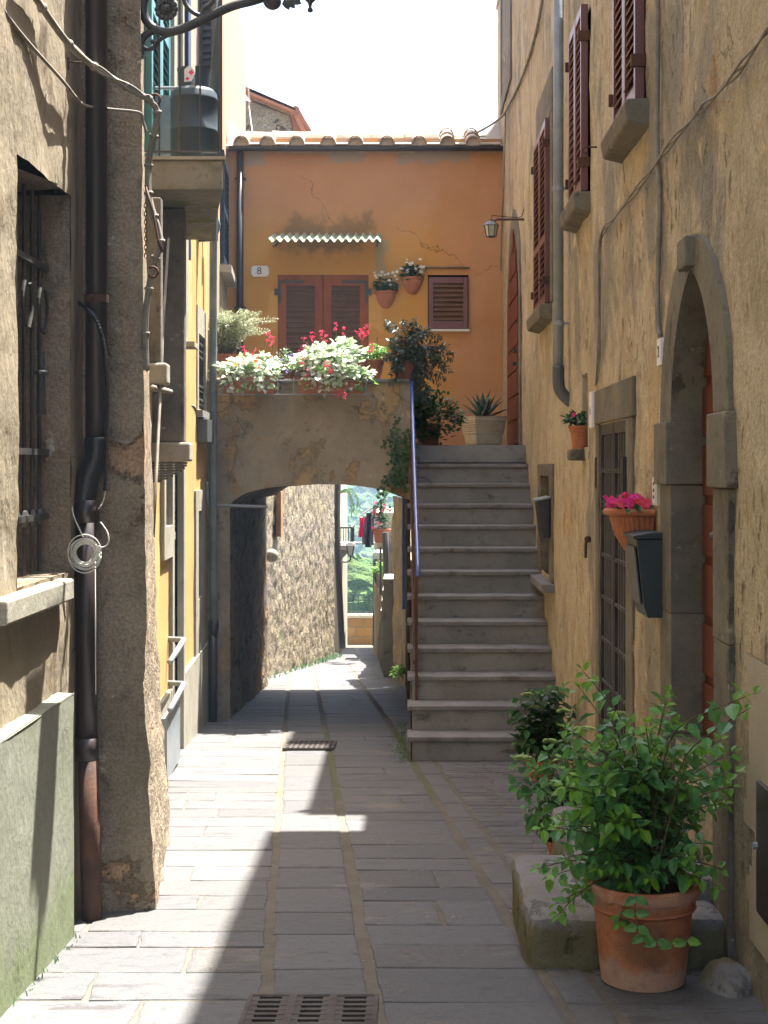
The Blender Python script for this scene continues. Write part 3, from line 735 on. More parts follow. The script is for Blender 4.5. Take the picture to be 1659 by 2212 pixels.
# --- things on the right wall
def halfpot(par, c, r, h, m, nrm, ribs=True):
    """half-round wall pot; nrm = outward normal"""
    a = math.atan2(nrm.y, nrm.x); b = MB()
    pr = [(.012, 0), (r*.32, h*.03), (r*.55, h*.22), (r*.76, h*.5), (r*.88, h*.82), (r*.88, h*.86), (r*1.0, h*.875), (r*1.04, h*.92), (r*1.04, h*.96), (r, h), (r*.9, h), (r*.86, h*.9)]
    fn = (lambda g, z: 1+(.018*math.cos(g*44) if z < h*.85 else 0)) if ribs else None
    b.lathe(pr, c, 88, a-math.pi/2, a+math.pi/2, fn)
    tdir = Vector((-nrm.y, nrm.x, 0)); c = Vector(c)
    b.q(*([c+tdir*p[0]+Z*p[1] for p in pr[:-2]]+[c-tdir*p[0]+Z*p[1] for p in reversed(pr[:-2])]))
    b.build('pot', m, par, smooth=False)
    s = MB(); s.lathe([(r*.9, h*.93), (.001, h*.95)], c, 24, a-math.pi/2, a+math.pi/2); s.build('soil', M['soil'], par)
t = thing('wall_flower_pot', 'ribbed terracotta half pot of magenta flowers hung above the black mailbox', 'flower pot', (XR, 7.0, -.5), 'wall pots')
halfpot(t, (XR-.012, 6.95, -.44), .2, .25, M['terra'], -X)
rg = random.Random(11)
pts = [(XR-.02-min(.17, abs(rg.gauss(0, .08))), 6.95+rg.uniform(-.17, .17), -.185+rg.uniform(0, .045)) for _ in range(46)]
blossoms(t, rg, pts, .03, M['pink']); bush(t, rg, (XR-.09, 6.95, -.185), .1, .2, .03, 90, .04, M['leafdark'], .6)
t = thing('mailbox', 'black metal wedge shaped mailbox beside the arched door', 'mailbox', (XR, 6.65, -.62))
b = MB(); b.prism([(XR-.012, 6.5, -.66), (XR-.085, 6.5, -.66), (XR-.105, 6.5, -.60), (XR-.135, 6.5, -.315), (XR-.012, 6.5, -.315)], (0, .3, 0)); b.build('box', M['mail'], t, bevel=.003)
b = MB(); b.prism([(XR-.01, 6.49, -.313), (XR-.15, 6.49, -.313), (XR-.15, 6.49, -.298), (XR-.07, 6.49, -.285), (XR-.01, 6.49, -.285)], (0, .32, 0)); b.build('lid', M['mail'], t, bevel=.003)
b = MB(); b.obox((XR-.111, 6.515, -.60), (-.027, 0, .25), (0, .27, 0), (-.006, 0, -.0007)); b.build('front_flap', M['greyiron'], t)
t = thing('mailbox', 'small old dark mailbox hung in front of the stone framed niche window by the stair', 'mailbox', (XR, 11.9, -.5))
b = MB(); b.prism([(XR-.03, 11.55, -.55), (XR-.085, 11.55, -.55), (XR-.12, 11.55, -.26), (XR-.03, 11.55, -.24)], (0, .34, 0)); b.build('box', M['black'], t, bevel=.004)
b = MB(); b.prism([(XR-.025, 11.53, -.238), (XR-.14, 11.53, -.262), (XR-.14, 11.53, -.25), (XR-.025, 11.53, -.225)], (0, .38, 0)); b.build('lid', M['galv'], t)
t = thing('intercom_panel', 'white intercom panel beside the arched door surround', 'intercom', (XR, 6.7, -.2))
b = MB(); b.box(XR-.03, XR-.008, 6.60, 6.72, -.17, -.045); b.build('box', M['offwhite'], t, bevel=.003)
b = MB(); b.box(XR-.033, XR-.031, 6.62, 6.70, -.16, -.055); b.build('name_plate', M['white'], t)
b = MB()
for k in range(3): b.box(XR-.037, XR-.034, 6.64, 6.66, -.14+k*.03, -.125+k*.03)
build_split(b, 'button', M['greyiron'], t)
t = thing('house_number_plate', 'small white house number plate reading 2, at left of the arched door', 'number plate', (XR, 6.6, .55))
b = MB(); b.box(XR-.03, XR-.01, 6.50, 6.60, .45, .57); b.build('plate', M['white'], t, bevel=.004)
text('2', .075, (XR-.0315, 6.55, .51), (R(90), 0, R(-90)), M['iron'], t)
t = thing('house_number_plate', 'narrow white number plate at left of the iron gate lintel', 'number plate', (XR, 8.97, .35))
b = MB(); b.box(XR-.03, XR-.008, 8.94, 9.05, .24, .46); b.build('plate', M['white'], t, bevel=.004)
text('4', .07, (XR-.0315, 8.995, .34), (R(90), 0, R(-90)), M['iron'], t)
t = thing('flower_pot', 'small terracotta pot with pink flowers on a stone bracket in the wall niche', 'flower pot', (XR-.03, 9.55, .14))
pot(t, (XR-.02, 9.6, .12), .075, .05, .15, M['terra']); rg = random.Random(2)
bush(t, rg, (XR-.03, 9.6, .32), .07, .1, .05, 110, .045, M['leafdark'], .6); blossoms(t, rg, [(XR-.09, 9.58, .31), (XR-.07, 9.52, .34), (XR-.085, 9.65, .33)], .018, M['pink'])
b = MB(); b.box(XR-.10, XR+.05, 9.52, 9.68, .045, .118); tag(b.build('stone_bracket', M['peperino'], bevel=.02), 'small grey stone bracket under the niche flower pot', 'stone bracket')
t = thing('latch_hook', 'rusty iron latch hook hanging on the ochre wall left of the gate', 'iron hook', (XR, 9.2, -.5))  # hook on the wall, fixed to no door
b = MB(); b.ball((XR-.02, 9.2, -.445), .022, 8); b.tube([(XR-.03, 9.2, -.45), (XR-.035, 9.19, -.56)], .009, 6); b.build('hook', M['rust'], t)
for (u, v, lab) in ((1290, 318, 'rusty iron hook on the right wall, beneath the nearest shuttered window'), (1180, 605, 'small iron hook beside the grey drainpipe')):
    q = Vector((XR, dR(u), zR(v, dR(u)))); b = MB(); b.tube(smoothpath([q, q-X*.07, q-X*.085-Z*.02, q-X*.075-Z*.035, q-X*.06-Z*.03], 3), .005, 6)
    tag(b.build('iron_hook', M['rust'], smooth=True), lab, 'iron hook', 'hooks on the walls')
# drain pipe
t = thing('drainpipe', 'grey galvanised drainpipe down the ochre wall, beside the red shutters', 'drainpipe', (XR-.07, 10.45, .3), 'drainpipes')
b = MB(); b.tube([(XR-.075, 10.45, 4.45), (XR-.075, 10.45, .70)], .037, 14); b.build('pipe', M['galv'], t, smooth=True)
b = MB(); b.tube(smoothpath([(XR-.075, 10.45, .72), (XR-.075, 10.45, .62), (XR-.06, 10.45, .54), (XR+.02, 10.45, .46), (XR+.1, 10.45, .42)], 3), .043, 14); b.build('elbow', M['greyiron'], t, smooth=True)
b = MB()
for z in (3.6, 1.95, 1.0): b.tube([(XR-.075, 10.45, z), (XR-.075, 10.45, z+.035)], .041, 14); b.box(XR-.04, XR+.01, 10.44, 10.46, z+.01, z+.025)
build_split(b, 'pipe_clamp', M['galv'], t)
# conduit and wire bundle
b = MB(); yc = 6.62
b.tube(smoothpath([(XR-.02, yc+.02, 3.4), (XR-.02, yc, 2.2), (XR-.02, yc+.03, 1.5), (XR-.02, yc-.04, 1.2), (XR-.02, yc+.01, .8), (XR-.02, yc-.01, .63), (XR-.02, yc-.06, .585)], 5), .012, 8)
tag(b.build('cable', M['cable'], smooth=True), 'thick grey vertical conduit running down to the house number by the arched door', 'cable', 'cables')
def wallrun(uv, x=XR-.02): return [Vector((x, dR(u, x), zR(v, dR(u, x)))) for u, v in uv]
b = MB(); main = smoothpath(wallrun([(1700, 30), (1659, 70), (1600, 150), (1540, 215), (1500, 255), (1440, 325), (1390, 395), (1330, 470), (1300, 515), (1297, 620), (1296, 760), (1290, 830)]), 5)
for k in range(3):
    b.tube([p+Vector((-.006*k, .012*math.sin(i*.7+k*2), .010*math.cos(i*.9+k*2))) for i, p in enumerate(main)], .0045, 5)
tag(b.build('cable', M['cable'], smooth=True), 'tangled thin wires running diagonally down the ochre wall to the iron gate', 'cable', 'cables')
b = MB(); b.tube(smoothpath(wallrun([(1180, -60), (1160, 60), (1130, 160), (1100, 225)])+[P(1085, 250, 17), P(1060, 270, 17.5), P(1020, 292, 18)], 5), .014, 7)
b.tube(smoothpath(wallrun([(1092, 240), (1088, 400), (1084, 480), (1080, 640)]), 4), .009, 6)
tag(b.build('cable', M['cable'], smooth=True), 'grey cable looping from the high right wall down to the tiled roof', 'cable', 'cables')
b = MB(); b.tube(smoothpath([P(1072, 60, 19.5), P(1055, 150, 19.5), P(1045, 220, 19.3), P(1040, 262, 19)], 5), .008, 6); b.tube(smoothpath([P(1070, 70, 19.6), P(1060, 200, 19.6), P(1062, 250, 19.2)], 4), .006, 6)
tag(b.build('cable', M['wire'], smooth=True), 'thin wires hanging against the white sky at the right', 'cable', 'cables')
# wall lamp
t = thing('wall_lantern', 'small black lantern hanging from a scrolled bracket near the orange wall', 'lantern', (1.0, 14.3, 2.3))
dl = 14.4; c = P(1061, 497, dl)
b = MB(); b.lathe([(.02, -.07), (.045, -.068), (.047, -.06)], c, 6); b.lathe([(.085, .045), (.05, .075), (.012, .09), (.008, .11)], c, 6)
for k in range(6):
    g = k*math.pi/3; b.tube([c+Vector((math.cos(g)*.047, math.sin(g)*.047, -.065)), c+Vector((math.cos(g)*.068, math.sin(g)*.068, .045))], .005, 5)
b.build('lantern_frame', M['iron'], t)
b = MB(); b.lathe([(.001, -.06), (.044, -.06), (.064, .044), (.001, .044)], c, 6); b.build('glass', M['glass'], t)
b = MB(); w0 = Vector((XR, dl, P(0, 474, dl).z)); b.tube([w0, P(1075, 474, dl), P(1066, 478, dl)], .011, 8)
b.tube(smoothpath([w0+Vector((0, 0, .14)), w0+Vector((-.02, 0, .06)), w0+Vector((-.06, 0, .02)), P(1070, 466, dl), P(1063, 466, dl), P(1062, 470, dl)], 4), .004, 5)
b.tube([P(1066, 477, dl), c+Z*.11], .003, 5); b.build('bracket', M['rust'], t)

# ------------------------------------------------------------------ STAIRS
ST = thing('stone_staircase', 'grey stone staircase of thirteen steps climbing beside the archway', 'staircase', (.55, 12.5, G(10.9)))
d1, tr, rz0 = 10.9, .28, .1829
zf = G(10.9)
def stepz(k): return zf+rz0*k if k < 13 else .214
for k in range(1, 14):
    y = d1+tr*(k-1); z1 = stepz(k); z0 = stepz(k-1) if k > 1 else zf-.2
    xl = .035
    b = MB(); b.box(xl, XR+.02, y, y+tr+.02, z0-.05, z1-.038)
    s = b.build('step', M['stepstone'], ST)
    b = MB()
    yb = y+tr+.012 if k < 13 else 14.6
    nf = 46; fr_ = [(.0+(XR+.015)*i/nf, y-.03+.006*N(i*.35, k*3, 0, 1, 4)+.004*N(i*1.3, k*5, 0, 1, 5)+(.012*max(0, N(i*.8, k*9, 1, 1, 6)-.25))) for i in range(nf+1)]
    b.prism([(x, yy_, z1-.036) for x, yy_ in fr_]+[(XR+.015, yb, z1-.036), (0, yb, z1-.036)], (0, 0, .036))
    b.build('tread', M['tread'], s, bevel=.007)
b = MB(); # left side wall of the flight
poly = [(.03, 10.93, -3.2), (.03, 14.3, -3.2), (.03, 14.3, .17)]+[(.03, d1+tr*(k-1)+.02, stepz(k)-.04) for k in range(13, 0, -1)]
for k in range(1, 14):
    y = d1+tr*(k-1); rough_wall(b, (.028, 0, 0), (0, 1, 0), y+.01, y+tr+.01, zf-.3-.085*(k), stepz(k)-.04, .07, .008, seed=8, nrm=-X)
b.build('side_wall', M['archwall'], ST, smooth=True)
# handrail
HR = thing('handrail', 'iron stair handrail with shiny blue top, on the left edge of the steps', 'handrail', (.03, 12, -1.5))
def sz(d): return zf+rz0+(d-d1)*(rz0/tr)
rl = [Vector((.085, 11.42, sz(11.42)+.80)), Vector((.065, 12.4, sz(12.4)+.84)), Vector((.035, 14.3, sz(14.3)+.76))]
b = MB(); b.tube(smoothpath(rl, 5), .017, 10); b.build('rail', M['blue'], HR, smooth=True)
b = MB()
for k in range(12):
    y = 11.43+k*.255; x = .07-.04*k/11; zt = sz(y)+.80; kk = int((y-d1)/tr)+1
    b.box(x-.011, x+.011, y-.011, y+.011, stepz(min(13, kk))-.02, zt-.01)
build_split(b, 'baluster', M['rust'], HR)
b = MB(); b.obox((.055, 11.42, sz(11.42)+.66), (.03, 0, 0), (-.035, 2.88, 2.88*rz0/tr), (0, 0, .03)); b.obox((.045, 11.42, sz(11.42)+.12), (.03, 0, 0), (-.03, 2.88, 2.88*rz0/tr), (0, 0, .03)); build_split(b, 'lower_rail', M['rust'], HR)
b = MB(); b.box(-.30+.0, .04, 14.0, 14.02, .63, .65); b.box(.0, .06, 14.2, 14.24, .2, 1.02); b.build('terrace_bar', M['rust'], HR)

# ------------------------------------------------------------------ ARCHED TERRACE
AT = thing('arched_terrace', 'stained plaster terrace bridging the lane over a low arched passage', 'archway', (-.85, 14, G(14)))
AP = [(-1.664, -.3475), (-1.60, -.29), (-1.524, -.243), (-1.40, -.208), (-1.281, -.187), (-1.06, -.168), (-.847, -.156), (-.582, -.161), (-.42, -.178), (-.26, -.204), (-.12, -.25), (.03, -.31)]
def az(x):
    for (a, b), (c, d) in zip(AP, AP[1:]):
        if a <= x <= c: return b+(d-b)*(x-a)/(c-a)
    return AP[-1][1]
b = MB(); xa = [-1.664+i*(1.694/36) for i in range(37)]
def ff(i, j):
    x = xa[i]; z = az(x)+(.79-az(x))*j/20; p = Vector((x, 13.9, z)); return p-Y*.022*F3(p.x, p.y, p.z, 2.6, 3)*1.5-Y*.008*N(x, 0, z, 16)
b.grid(ff, 36, 20)
rough_wall(b, (0, 13.9, 0), (1, 0, 0), -2.0, -1.664, -3, .79, .06, .02, seed=3, nrm=-Y)
b.box(-2.0, .03, 14.15, 14.16, .1, .79)
b.build('wall', M['archwall'], AT, smooth=True)
b = MB(); b.grid(lambda i, j: (xa[i], 13.9+5*j/24, az(xa[i])+.01*F3(xa[i], 13.9+j*.2, 0, 3, 5)), 36, 24); b.build('vault', M['jamb'], AT, smooth=True)
b = MB(); rough_wall(b, (-1.67, 13.9, 0), Vector((-.12, 5, 0)), 0, 5.0, -3.2, 0, .05, .03, seed=9, nrm=X, sc_=3.4, stone=.36); b.build('passage_wall', M['jamb'], AT, smooth=True)
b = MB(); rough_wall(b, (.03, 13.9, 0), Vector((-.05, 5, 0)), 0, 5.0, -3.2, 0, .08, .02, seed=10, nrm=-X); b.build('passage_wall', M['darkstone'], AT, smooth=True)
b = MB(); b.box(-2.05, .02, 13.87, 14.19, .792, .83); b.build('coping', M['tread'], AT, bevel=.01)
b = MB(); b.box(-2.1, XR, 14.2, 17.79, .05, .205); b.build('floor_slab', M['stepstone'], AT)
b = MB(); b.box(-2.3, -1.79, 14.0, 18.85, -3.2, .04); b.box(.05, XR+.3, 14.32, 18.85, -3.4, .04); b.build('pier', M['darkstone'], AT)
b = MB(); b.tube(smoothpath([P(447, 1040, 13.7), P(448, 1082, 13.7), P(455, 1091, 13.75), P(500, 1092, 13.85), P(578, 1095, 13.86)], 4), .016, 8)
tag(b.build('conduit', M['galv'], smooth=True), 'grey conduit bending across the pier under the arch spring', 'cable', 'cables')

# ------------------------------------------------------------------ ORANGE HOUSE
OH = thing('orange_house', 'orange painted house with tiled roof above the archway', 'house', (-.5, 17.8, .2))
YF = 17.8
def FX(u): return (u-U0)/FOC*YF
def FZ(v): return (V0-v)/FOC*YF
b = MB()
wx = (FX(924), FX(1012), FZ(712), FZ(598)); dx = (FX(600), FX(796), .2, FZ(594))
rough_wall(b, (0, YF, 0), (1, 0, 0), -2.3, 1.25, .1, 3.95, .07, .006, lambda x, z: (wx[0] < x < wx[1] and wx[2] < z < wx[3]) or (dx[0] < x < dx[1] and z < dx[3]), wx[:2]+dx[:2], (wx[2], wx[3], dx[3]), 2, nrm=-Y)
b.build('wall', M['orange'], OH, smooth=True)
b = MB(); b.box(-2.3, 1.3, 17.95, 18.9, .05, 3.95); b.box(-2.3, -1.55, 17.81, 17.95, .1, 3.9); b.build('inner_masonry', M['darkstone'], OH)
# door 8
fr, lv = MB(), MB(); m_ = (dx[0]+dx[1])/2
louvre_leaf(fr, lv, (dx[0]+.005, 17.83, .22), X, Z, -Y, m_-dx[0]-.008, dx[3]-.22, [.95], .10, .04, .062)
louvre_leaf(fr, lv, (m_+.003, 17.83, .22), X, Z, -Y, dx[1]-m_-.008, dx[3]-.22, [.95], .10, .04, .062)
M['doorwood'] = mat('orange_brown_painted_wood', (.27, .085, .035), (.22, .065, .03), vs=5, bump=.1, rough=.5, dark=.2, stretch=(1, 1, .3))
s = fr.build('door_shutter', M['doorwood'], OH, bevel=.004); lv.build('louvres', M['louvre'], s)
b = MB()
for x, sg in ((dx[0]+.012, 1), (dx[1]-.012, -1)):
    b.box(min(x, x+sg*.30), max(x, x+sg*.30), 17.785, 17.789, FZ(612), FZ(606)); b.box(min(x, x+sg*.03), max(x, x+sg*.03), 17.784, 17.788, FZ(655), FZ(606))
    b.box(min(x-sg*.05, x), max(x-sg*.05, x), 17.76, 17.80, FZ(638), FZ(624))
build_split(b, 'hinge', M['iron'], s)
# small window
fr, lv = MB(), MB(); louvre_leaf(fr, lv, (wx[0]+.01, 17.80, wx[2]+.01), X, Z, -Y, wx[1]-wx[0]-.02, wx[3]-wx[2]-.02, [], .055, .04, .052)
s = fr.build('window_shutter', M['shutter'], OH, bevel=.004); lv.build('louvres', M['louvre'], s)
b = MB(); b.box(wx[0]-.01, wx[1]+.01, 17.74, 17.82, wx[2]-.025, wx[2]+.002); b.build('sill', M['offwhite'], OH)
b = MB(); b.box(FX(918), FX(1015), 17.76, 17.80, FZ(580), FZ(577)); b.build('drip_ledge', M['peperino'], OH, bevel=.008)
# gutter, downpipe, roof
b = MB(); gutter_arc(b, FX(497), 1.15, 17.68, 3.83, .055)
g_ = b.build('gutter', M['brownmetal'], OH)
b = MB()
for u in (530, 620, 714, 870, 1020): b.box(FX(u)-.008, FX(u)+.008, 17.62, 17.80, 3.825, 3.84)
build_split(b, 'gutter_clip', M['galv'], g_)
b = MB(); xp = FX(520); b.tube([(xp, 17.72, 3.80), (xp, 17.74, .3)], .042, 12); b.build('downpipe', M['brownmetal'], OH, smooth=True)
b = MB()
for z in (3.45, 1.9): b.tube([(xp, 17.74, z), (xp, 17.74, z+.03)], .048, 12); b.box(xp-.07, xp+.07, 17.76, 17.80, z+.005, z+.025)
build_split(b, 'pipe_clamp', M['brownmetal'], OH)
b = MB(); b.obox((-2.3, 17.66, 3.80), (3.5, 0, 0), (0, .45, .16), (0, 0, .04)); b.obox((-2.3, 18.11, 3.96), (3.5, 0, 0), (0, .9, -.25), (0, 0, .04)); b.box(-2.3, 1.25, 17.8, 18.95, 3.78, 3.9); rf = b.build('roof', M['tile'], OH)
b = MB(); rg = random.Random(9)
def halftile(b, p, ax, r0, r1, t=.014, sag=1.0):
    """half-round tile from p along ax, open below"""
    ax = Vector(ax); sd = ax.cross(Z).normalized(); up = sd.cross(ax).normalized(); n = 10; i = len(b.v)
    for q, r in ((p, r0), (p+ax, r1)):
        for rr in (r, r-t):
            for k in range(n+1):
                g = math.pi*k/n; b.v.append(Vector(q)+sd*math.cos(g)*rr+up*math.sin(g)*rr*sag)
    m = n+1
    for k in range(n):
        b.face((i+k, i+k+1, i+2*m+k+1, i+2*m+k)); b.face((i+m+k+1, i+m+k, i+3*m+k, i+3*m+k+1)); b.face((i+k+1, i+k, i+m+k, i+m+k+1))
for u in (522.5, 578.5, 642.5, 708.5, 769.5, 836.5, 904.5, 967.5, 1022.5):
    x = FX(u)*.993
    for k in range(1 if u < 940 else 3):
        o_ = Vector((x+rg.uniform(-.006, .006), 17.60+k*.36, 3.835+k*.127)); halftile(b, o_, Vector((0, .40, .128)), .098, .082, sag=1.15)
        b.q(o_+Vector((-.08, .03, 0)), o_+Vector((.08, .03, 0)), o_+Vector((.07, .03, .075)), o_+Vector((0, .03, .10)), o_+Vector((-.07, .03, .075)))
b.build('cover_tile', M['tile'], rf)
b = MB()
ups = [-1e9, 522.5, 578.5, 642.5, 708.5, 769.5, 836.5, 904.5, 967.5, 1022.5]
xs = [FX(497)]+[FX(u)*.993 for u in ups[1:]]+[1.16]
for a, c in zip(xs, xs[1:]):
    for k in range(1 if a < .25 else 3):
        z = 3.845+k*.127; b.obox((a+.05, 17.64+k*.36, z), (c-a-.1, 0, 0), (0, .38, .12), (0, 0, .014))
b.build('pan_tile', M['tile'], rf)
b = MB(); xr = P(518, 0, 18.1).x; x1_ = P(946, 0, 18.1).x; dxr = (x1_-xr)/6
for k in range(6): halftile(b, Vector((xr+k*dxr, 18.13, 3.97+rg.uniform(-.008, .008))), Vector((dxr*1.03, 0, 0)), .145, .13)
build_split(b, 'ridge_tile', M['tile'], rf)
b = MB(); b.prism([P(490, 318, 17.7), P(512, 312, 17.7), P(520, 290, 18.3), P(500, 262, 18.3), P(492, 270, 18)], (0, .03, .01)); b.prism([P(1040, 316, 17.9), P(1088, 318, 17.9), P(1085, 250, 18.6), P(1052, 290, 18.6)], (0, .03, .02)); build_split(b, 'flashing', M['palep'], rf)
# awning
AW = MB(); x0, x1 = (580-U0)/FOC*16.95, (822-U0)/FOC*16.95; nn = 132
def awf(i, j, o=0): 
    x = x0+(x1-x0)*i/nn; t_ = j; return (x, 17.80-.85*t_, 2.80-.205*t_+.020*math.cos(2*math.pi*(i/nn)*14.5)+o)
AW.grid(lambda i, j: awf(i, j, .006), nn, 1); AW.grid(lambda i, j: awf(nn-i, j), nn, 1)
AW.grid(lambda i, j: awf(i, 1, .006 if j else 0), nn, 1)
aw = AW.build('awning', M['awning'], OH, smooth=True)
b = MB()
for x in (x0+.05, x1-.06): b.obox((x, 17.79, 2.72), (.03, 0, 0), (0, -.84, -.2), (0, 0, .03)); pass
build_split(b, 'awning_bracket', M['iron'], aw)
t = thing('house_number_plate', 'white enamel plate with number 8 on the orange wall', 'number plate', P(562, 586, 17.78))
c = P(562, 586, 17.785); a_, h_ = .105, .065; b = MB()
b.prism([c+Vector((x, 0, z)) for x, z in ((-a_, -h_+.025), (-a_+.025, -h_), (a_-.025, -h_), (a_, -h_+.025), (a_, h_-.025), (a_-.025, h_), (-a_+.025, h_), (-a_, h_-.025))], (0, -.012, 0)); b.build('plate', M['white'], t)
text('8', .125, c+Vector((-.01, -.0135, 0)), (R(90), 0, 0), M['iron'], t)
for (u, v, lab) in ((833, 620, 'terracotta wall pot with white flowers, lower one beside the number 8 door'), (891, 590, 'terracotta wall pot with white flowers, upper one near the small shuttered window')):
    t = thing('wall_flower_pot', lab, 'flower pot', P(u, v, 17.75), 'wall pots')
    c = Vector((FX(u), 17.79, FZ(v+46))); halfpot(t, c, .135, .2, M['terra'], -Y)
    rg = random.Random(u); bush(t, rg, c+Vector((0, -.06, .25)), .13, .09, .08, 160, .06, M['leafdark'], .7)
    blossoms(t, rg, [c+Vector((rg.uniform(-.14, .14), -.1-rg.uniform(0, .07), .25+rg.uniform(0, .17))) for _ in range(18)], .024, M['whitefl'])

# ------------------------------------------------------------------ terrace plants
def boxpot(name, lab, u0, u1, v0, v1, d, dep, m, grp=None, taper=.9):
    t = thing(name, lab, 'planter', P((u0+u1)/2, v1, d), grp)
    a, c = P(u0, v0, d), P(u1, v1, d); b = MB(); cx = (a.x+c.x)/2; hw = (c.x-a.x)/2; h = a.z-c.z
    i = len(b.v)
    for z, f in ((c.z, taper), (a.z-.02, .97), (a.z-.02, 1.0), (a.z, 1.0)):
        for sx, sy in ((-1, 0), (1, 0), (1, 1), (-1, 1)):
            b.v.append(Vector((cx+sx*hw*f, d+(dep*(1-f)/2 if sy == 0 else dep-dep*(1-f)/2), z)))
    b.face((i, i+3, i+2, i+1))
    for l in range(3):
        for k in range(4): k2 = (k+1) % 4; b.face((i+4*l+k, i+4*l+k2, i+4*l+4+k2, i+4*l+4+k))
    b.build('box', m, t, bevel=.004)
    b = MB(); b.box(cx-hw*.95, cx+hw*.95, d+.01, d+dep-.01, a.z-.03, a.z-.012); b.build('soil', M['soil'], t)
    return t, cx, hw, a.z
def stalks(par, rng, list_uv, d, name='flower_stalk'):
    s, f = MB(), MB()
    for (u0, v0, u1, v1) in list_uv:
        a, c = P(u0, v0, d), P(u1, v1, d-rng.uniform(0, .08)); pts = smoothpath([a, a.lerp(c, .5)+Vector((rng.uniform(-.01, .01), 0, 0)), c], 4)
        s.tube(pts, .0025, 5)
        for k in range(13):
            q = c+Vector((rng.gauss(0, .013), rng.gauss(0, .01), rng.uniform(-.05, .035))); f.ball(q, rng.uniform(.004, .0085), 6)
    s.build(name, M['bark'], par); f.build('flower', M['red'], par)
rg = random.Random(21)
t, cx, hw, zt = boxpot('flower_box', 'left terracotta flower box hooked on the terrace wall, sun-whitened trailing leaves', 476, 596, 815, 850, 13.66, .17, M['terra'], 'flower boxes on the terrace wall')
bush(t, rg, (cx-.02, 13.70, zt+.07), .31, .14, .09, 460, .058, M['leafsunlit'], .85)
bush(t, rg, (cx-.14, 13.62, zt-.06), .09, .05, .10, 40, .055, M['leafsunlit'], .85, 'trailing_leaves', hang=1)
bush(t, rg, (cx+.1, 13.62, zt-.05), .11, .05, .09, 36, .055, M['leafsunlit'], .85, 'trailing_leaves', hang=1)
bush(t, rg, (cx-.02, 13.62, zt-.09), .25, .05, .07, 20, .05, M['leafherb'], .8, 'lower_leaves', hang=1)
blossoms(t, rg, [P(552, 780, 13.6), P(508, 788, 13.6), P(560, 795, 13.6)], .022, M['orangefl'])
t, cx, hw, zt = boxpot('flower_box', 'right terracotta flower box hooked on the terrace wall, sun-whitened leaves and red blooms', 640, 790, 818, 850, 13.66, .17, M['terra'], 'flower boxes on the terrace wall')
bush(t, rg, (cx, 13.72, zt+.10), .36, .15, .13, 620, .064, M['leafsunlit'], .88)
bush(t, rg, (cx+.03, 13.62, zt-.03), .32, .05, .10, 95, .058, M['leafsunlit'], .88, 'trailing_leaves', hang=.8)
bush(t, rg, (cx+.03, 13.62, zt-.02), .33, .05, .12, 60, .05, M['leafherb'], .8, 'lower_leaves', hang=.6)
stalks(t, rg, [(655, 800, 652, 775), (670, 800, 664, 805), (720, 815, 715, 795), (690, 800, 705, 785), (760, 830, 742, 850), (735, 850, 728, 848), (790, 770, 802, 748), (785, 775, 800, 760)], 13.56)
rk = MB()
for (a, c) in ((474, 600), (600, 792)):
    for v in (822, 852):
        rk.tube([P(a, v, 13.63), P(c, v, 13.63)], .005, 5)
for u in (476, 600, 634, 792): rk.tube([P(u, 822, 13.63), P(u, 852, 13.63)], .005, 5); rk.tube([P(u, 822, 13.63), P(u, 822, 13.9)+Z*.02], .005, 5)
tag(rk.build('planter_rack', M['galv']), 'thin metal rack holding the flower boxes on the terrace wall', 'planter rack')
t = thing('potted_plant', 'large pot of sun-whitened round leaves with tall red flower stalks, middle of the terrace wall', 'potted plant', P(720, 818, 14.0), 'pots on the terrace wall')
pot(t, Vector((P(725, 0, 14.03).x, 14.03, .832)), .13, .09, .16, M['terradark'])
bush(t, rg, (P(722, 0, 14).x, 13.98, 1.06), .27, .17, .12, 600, .07, M['leafsunlit'], .9)
stalks(t, rg, [(655, 800, 651, 755), (690, 760, 657, 738), (683, 745, 674, 725), (690, 750, 694, 722), (702, 745, 703, 732), (727, 742, 724, 702), (743, 745, 741, 712), (768, 748, 776, 714), (770, 748, 780, 716), (772, 750, 790, 715), (775, 752, 796, 708), (785, 745, 785, 722)], 13.97)
t = thing('potted_plant', 'low pot of sun-whitened leaves with orange blooms, beside the rosemary on the terrace wall', 'potted plant', P(555, 818, 14.0), 'pots on the terrace wall')
pot(t, Vector((P(557, 0, 14.03).x, 14.03, .832)), .12, .08, .12, M['terradark'])
bush(t, rg, (P(558, 0, 14).x, 14.0, 1.0), .2, .12, .07, 300, .055, M['leafsunlit'], .85)
bush(t, rg, (P(558, 0, 14).x, 13.9, .95), .2, .05, .05, 60, .04, M['leafherb'], .85, 'lower_leaves'); blossoms(t, rg, [P(540, 772, 13.85), P(585, 772, 13.85), P(558, 775, 13.85)], .02, M['orangefl'])
stalks(t, rg, [(566, 765, 577, 725), (572, 762, 585, 735), (586, 770, 589, 733), (530, 765, 528, 755), (548, 765, 547, 760)], 13.95)
t = thing('potted_plant', 'small violet flowered plant between the two flower boxes', 'potted plant', P(620, 818, 14.0), 'pots on the terrace wall')
pot(t, Vector((P(622, 0, 14.03).x, 14.03, .832)), .085, .06, .12, M['terradark']); M['leafmid'] = leafmat('mid_green_leaf', (.15, .25, .12), (.1, .2, .08))
bush(t, rg, (P(620, 0, 14).x, 13.95, .98), .12, .12, .13, 520, .024, M['leafmid'], .6)
blossoms(t, rg, [P(620+rg.uniform(-20, 25), 780+rg.uniform(-18, 25), 13.8) for _ in range(26)], .011, M['violet'])
t, cx, hw, zt = boxpot('planter', 'brown planter of grey green rosemary beside the grey downpipe on the terrace', 455, 515, 764, 812, 14.1, .3, M['terradark'])
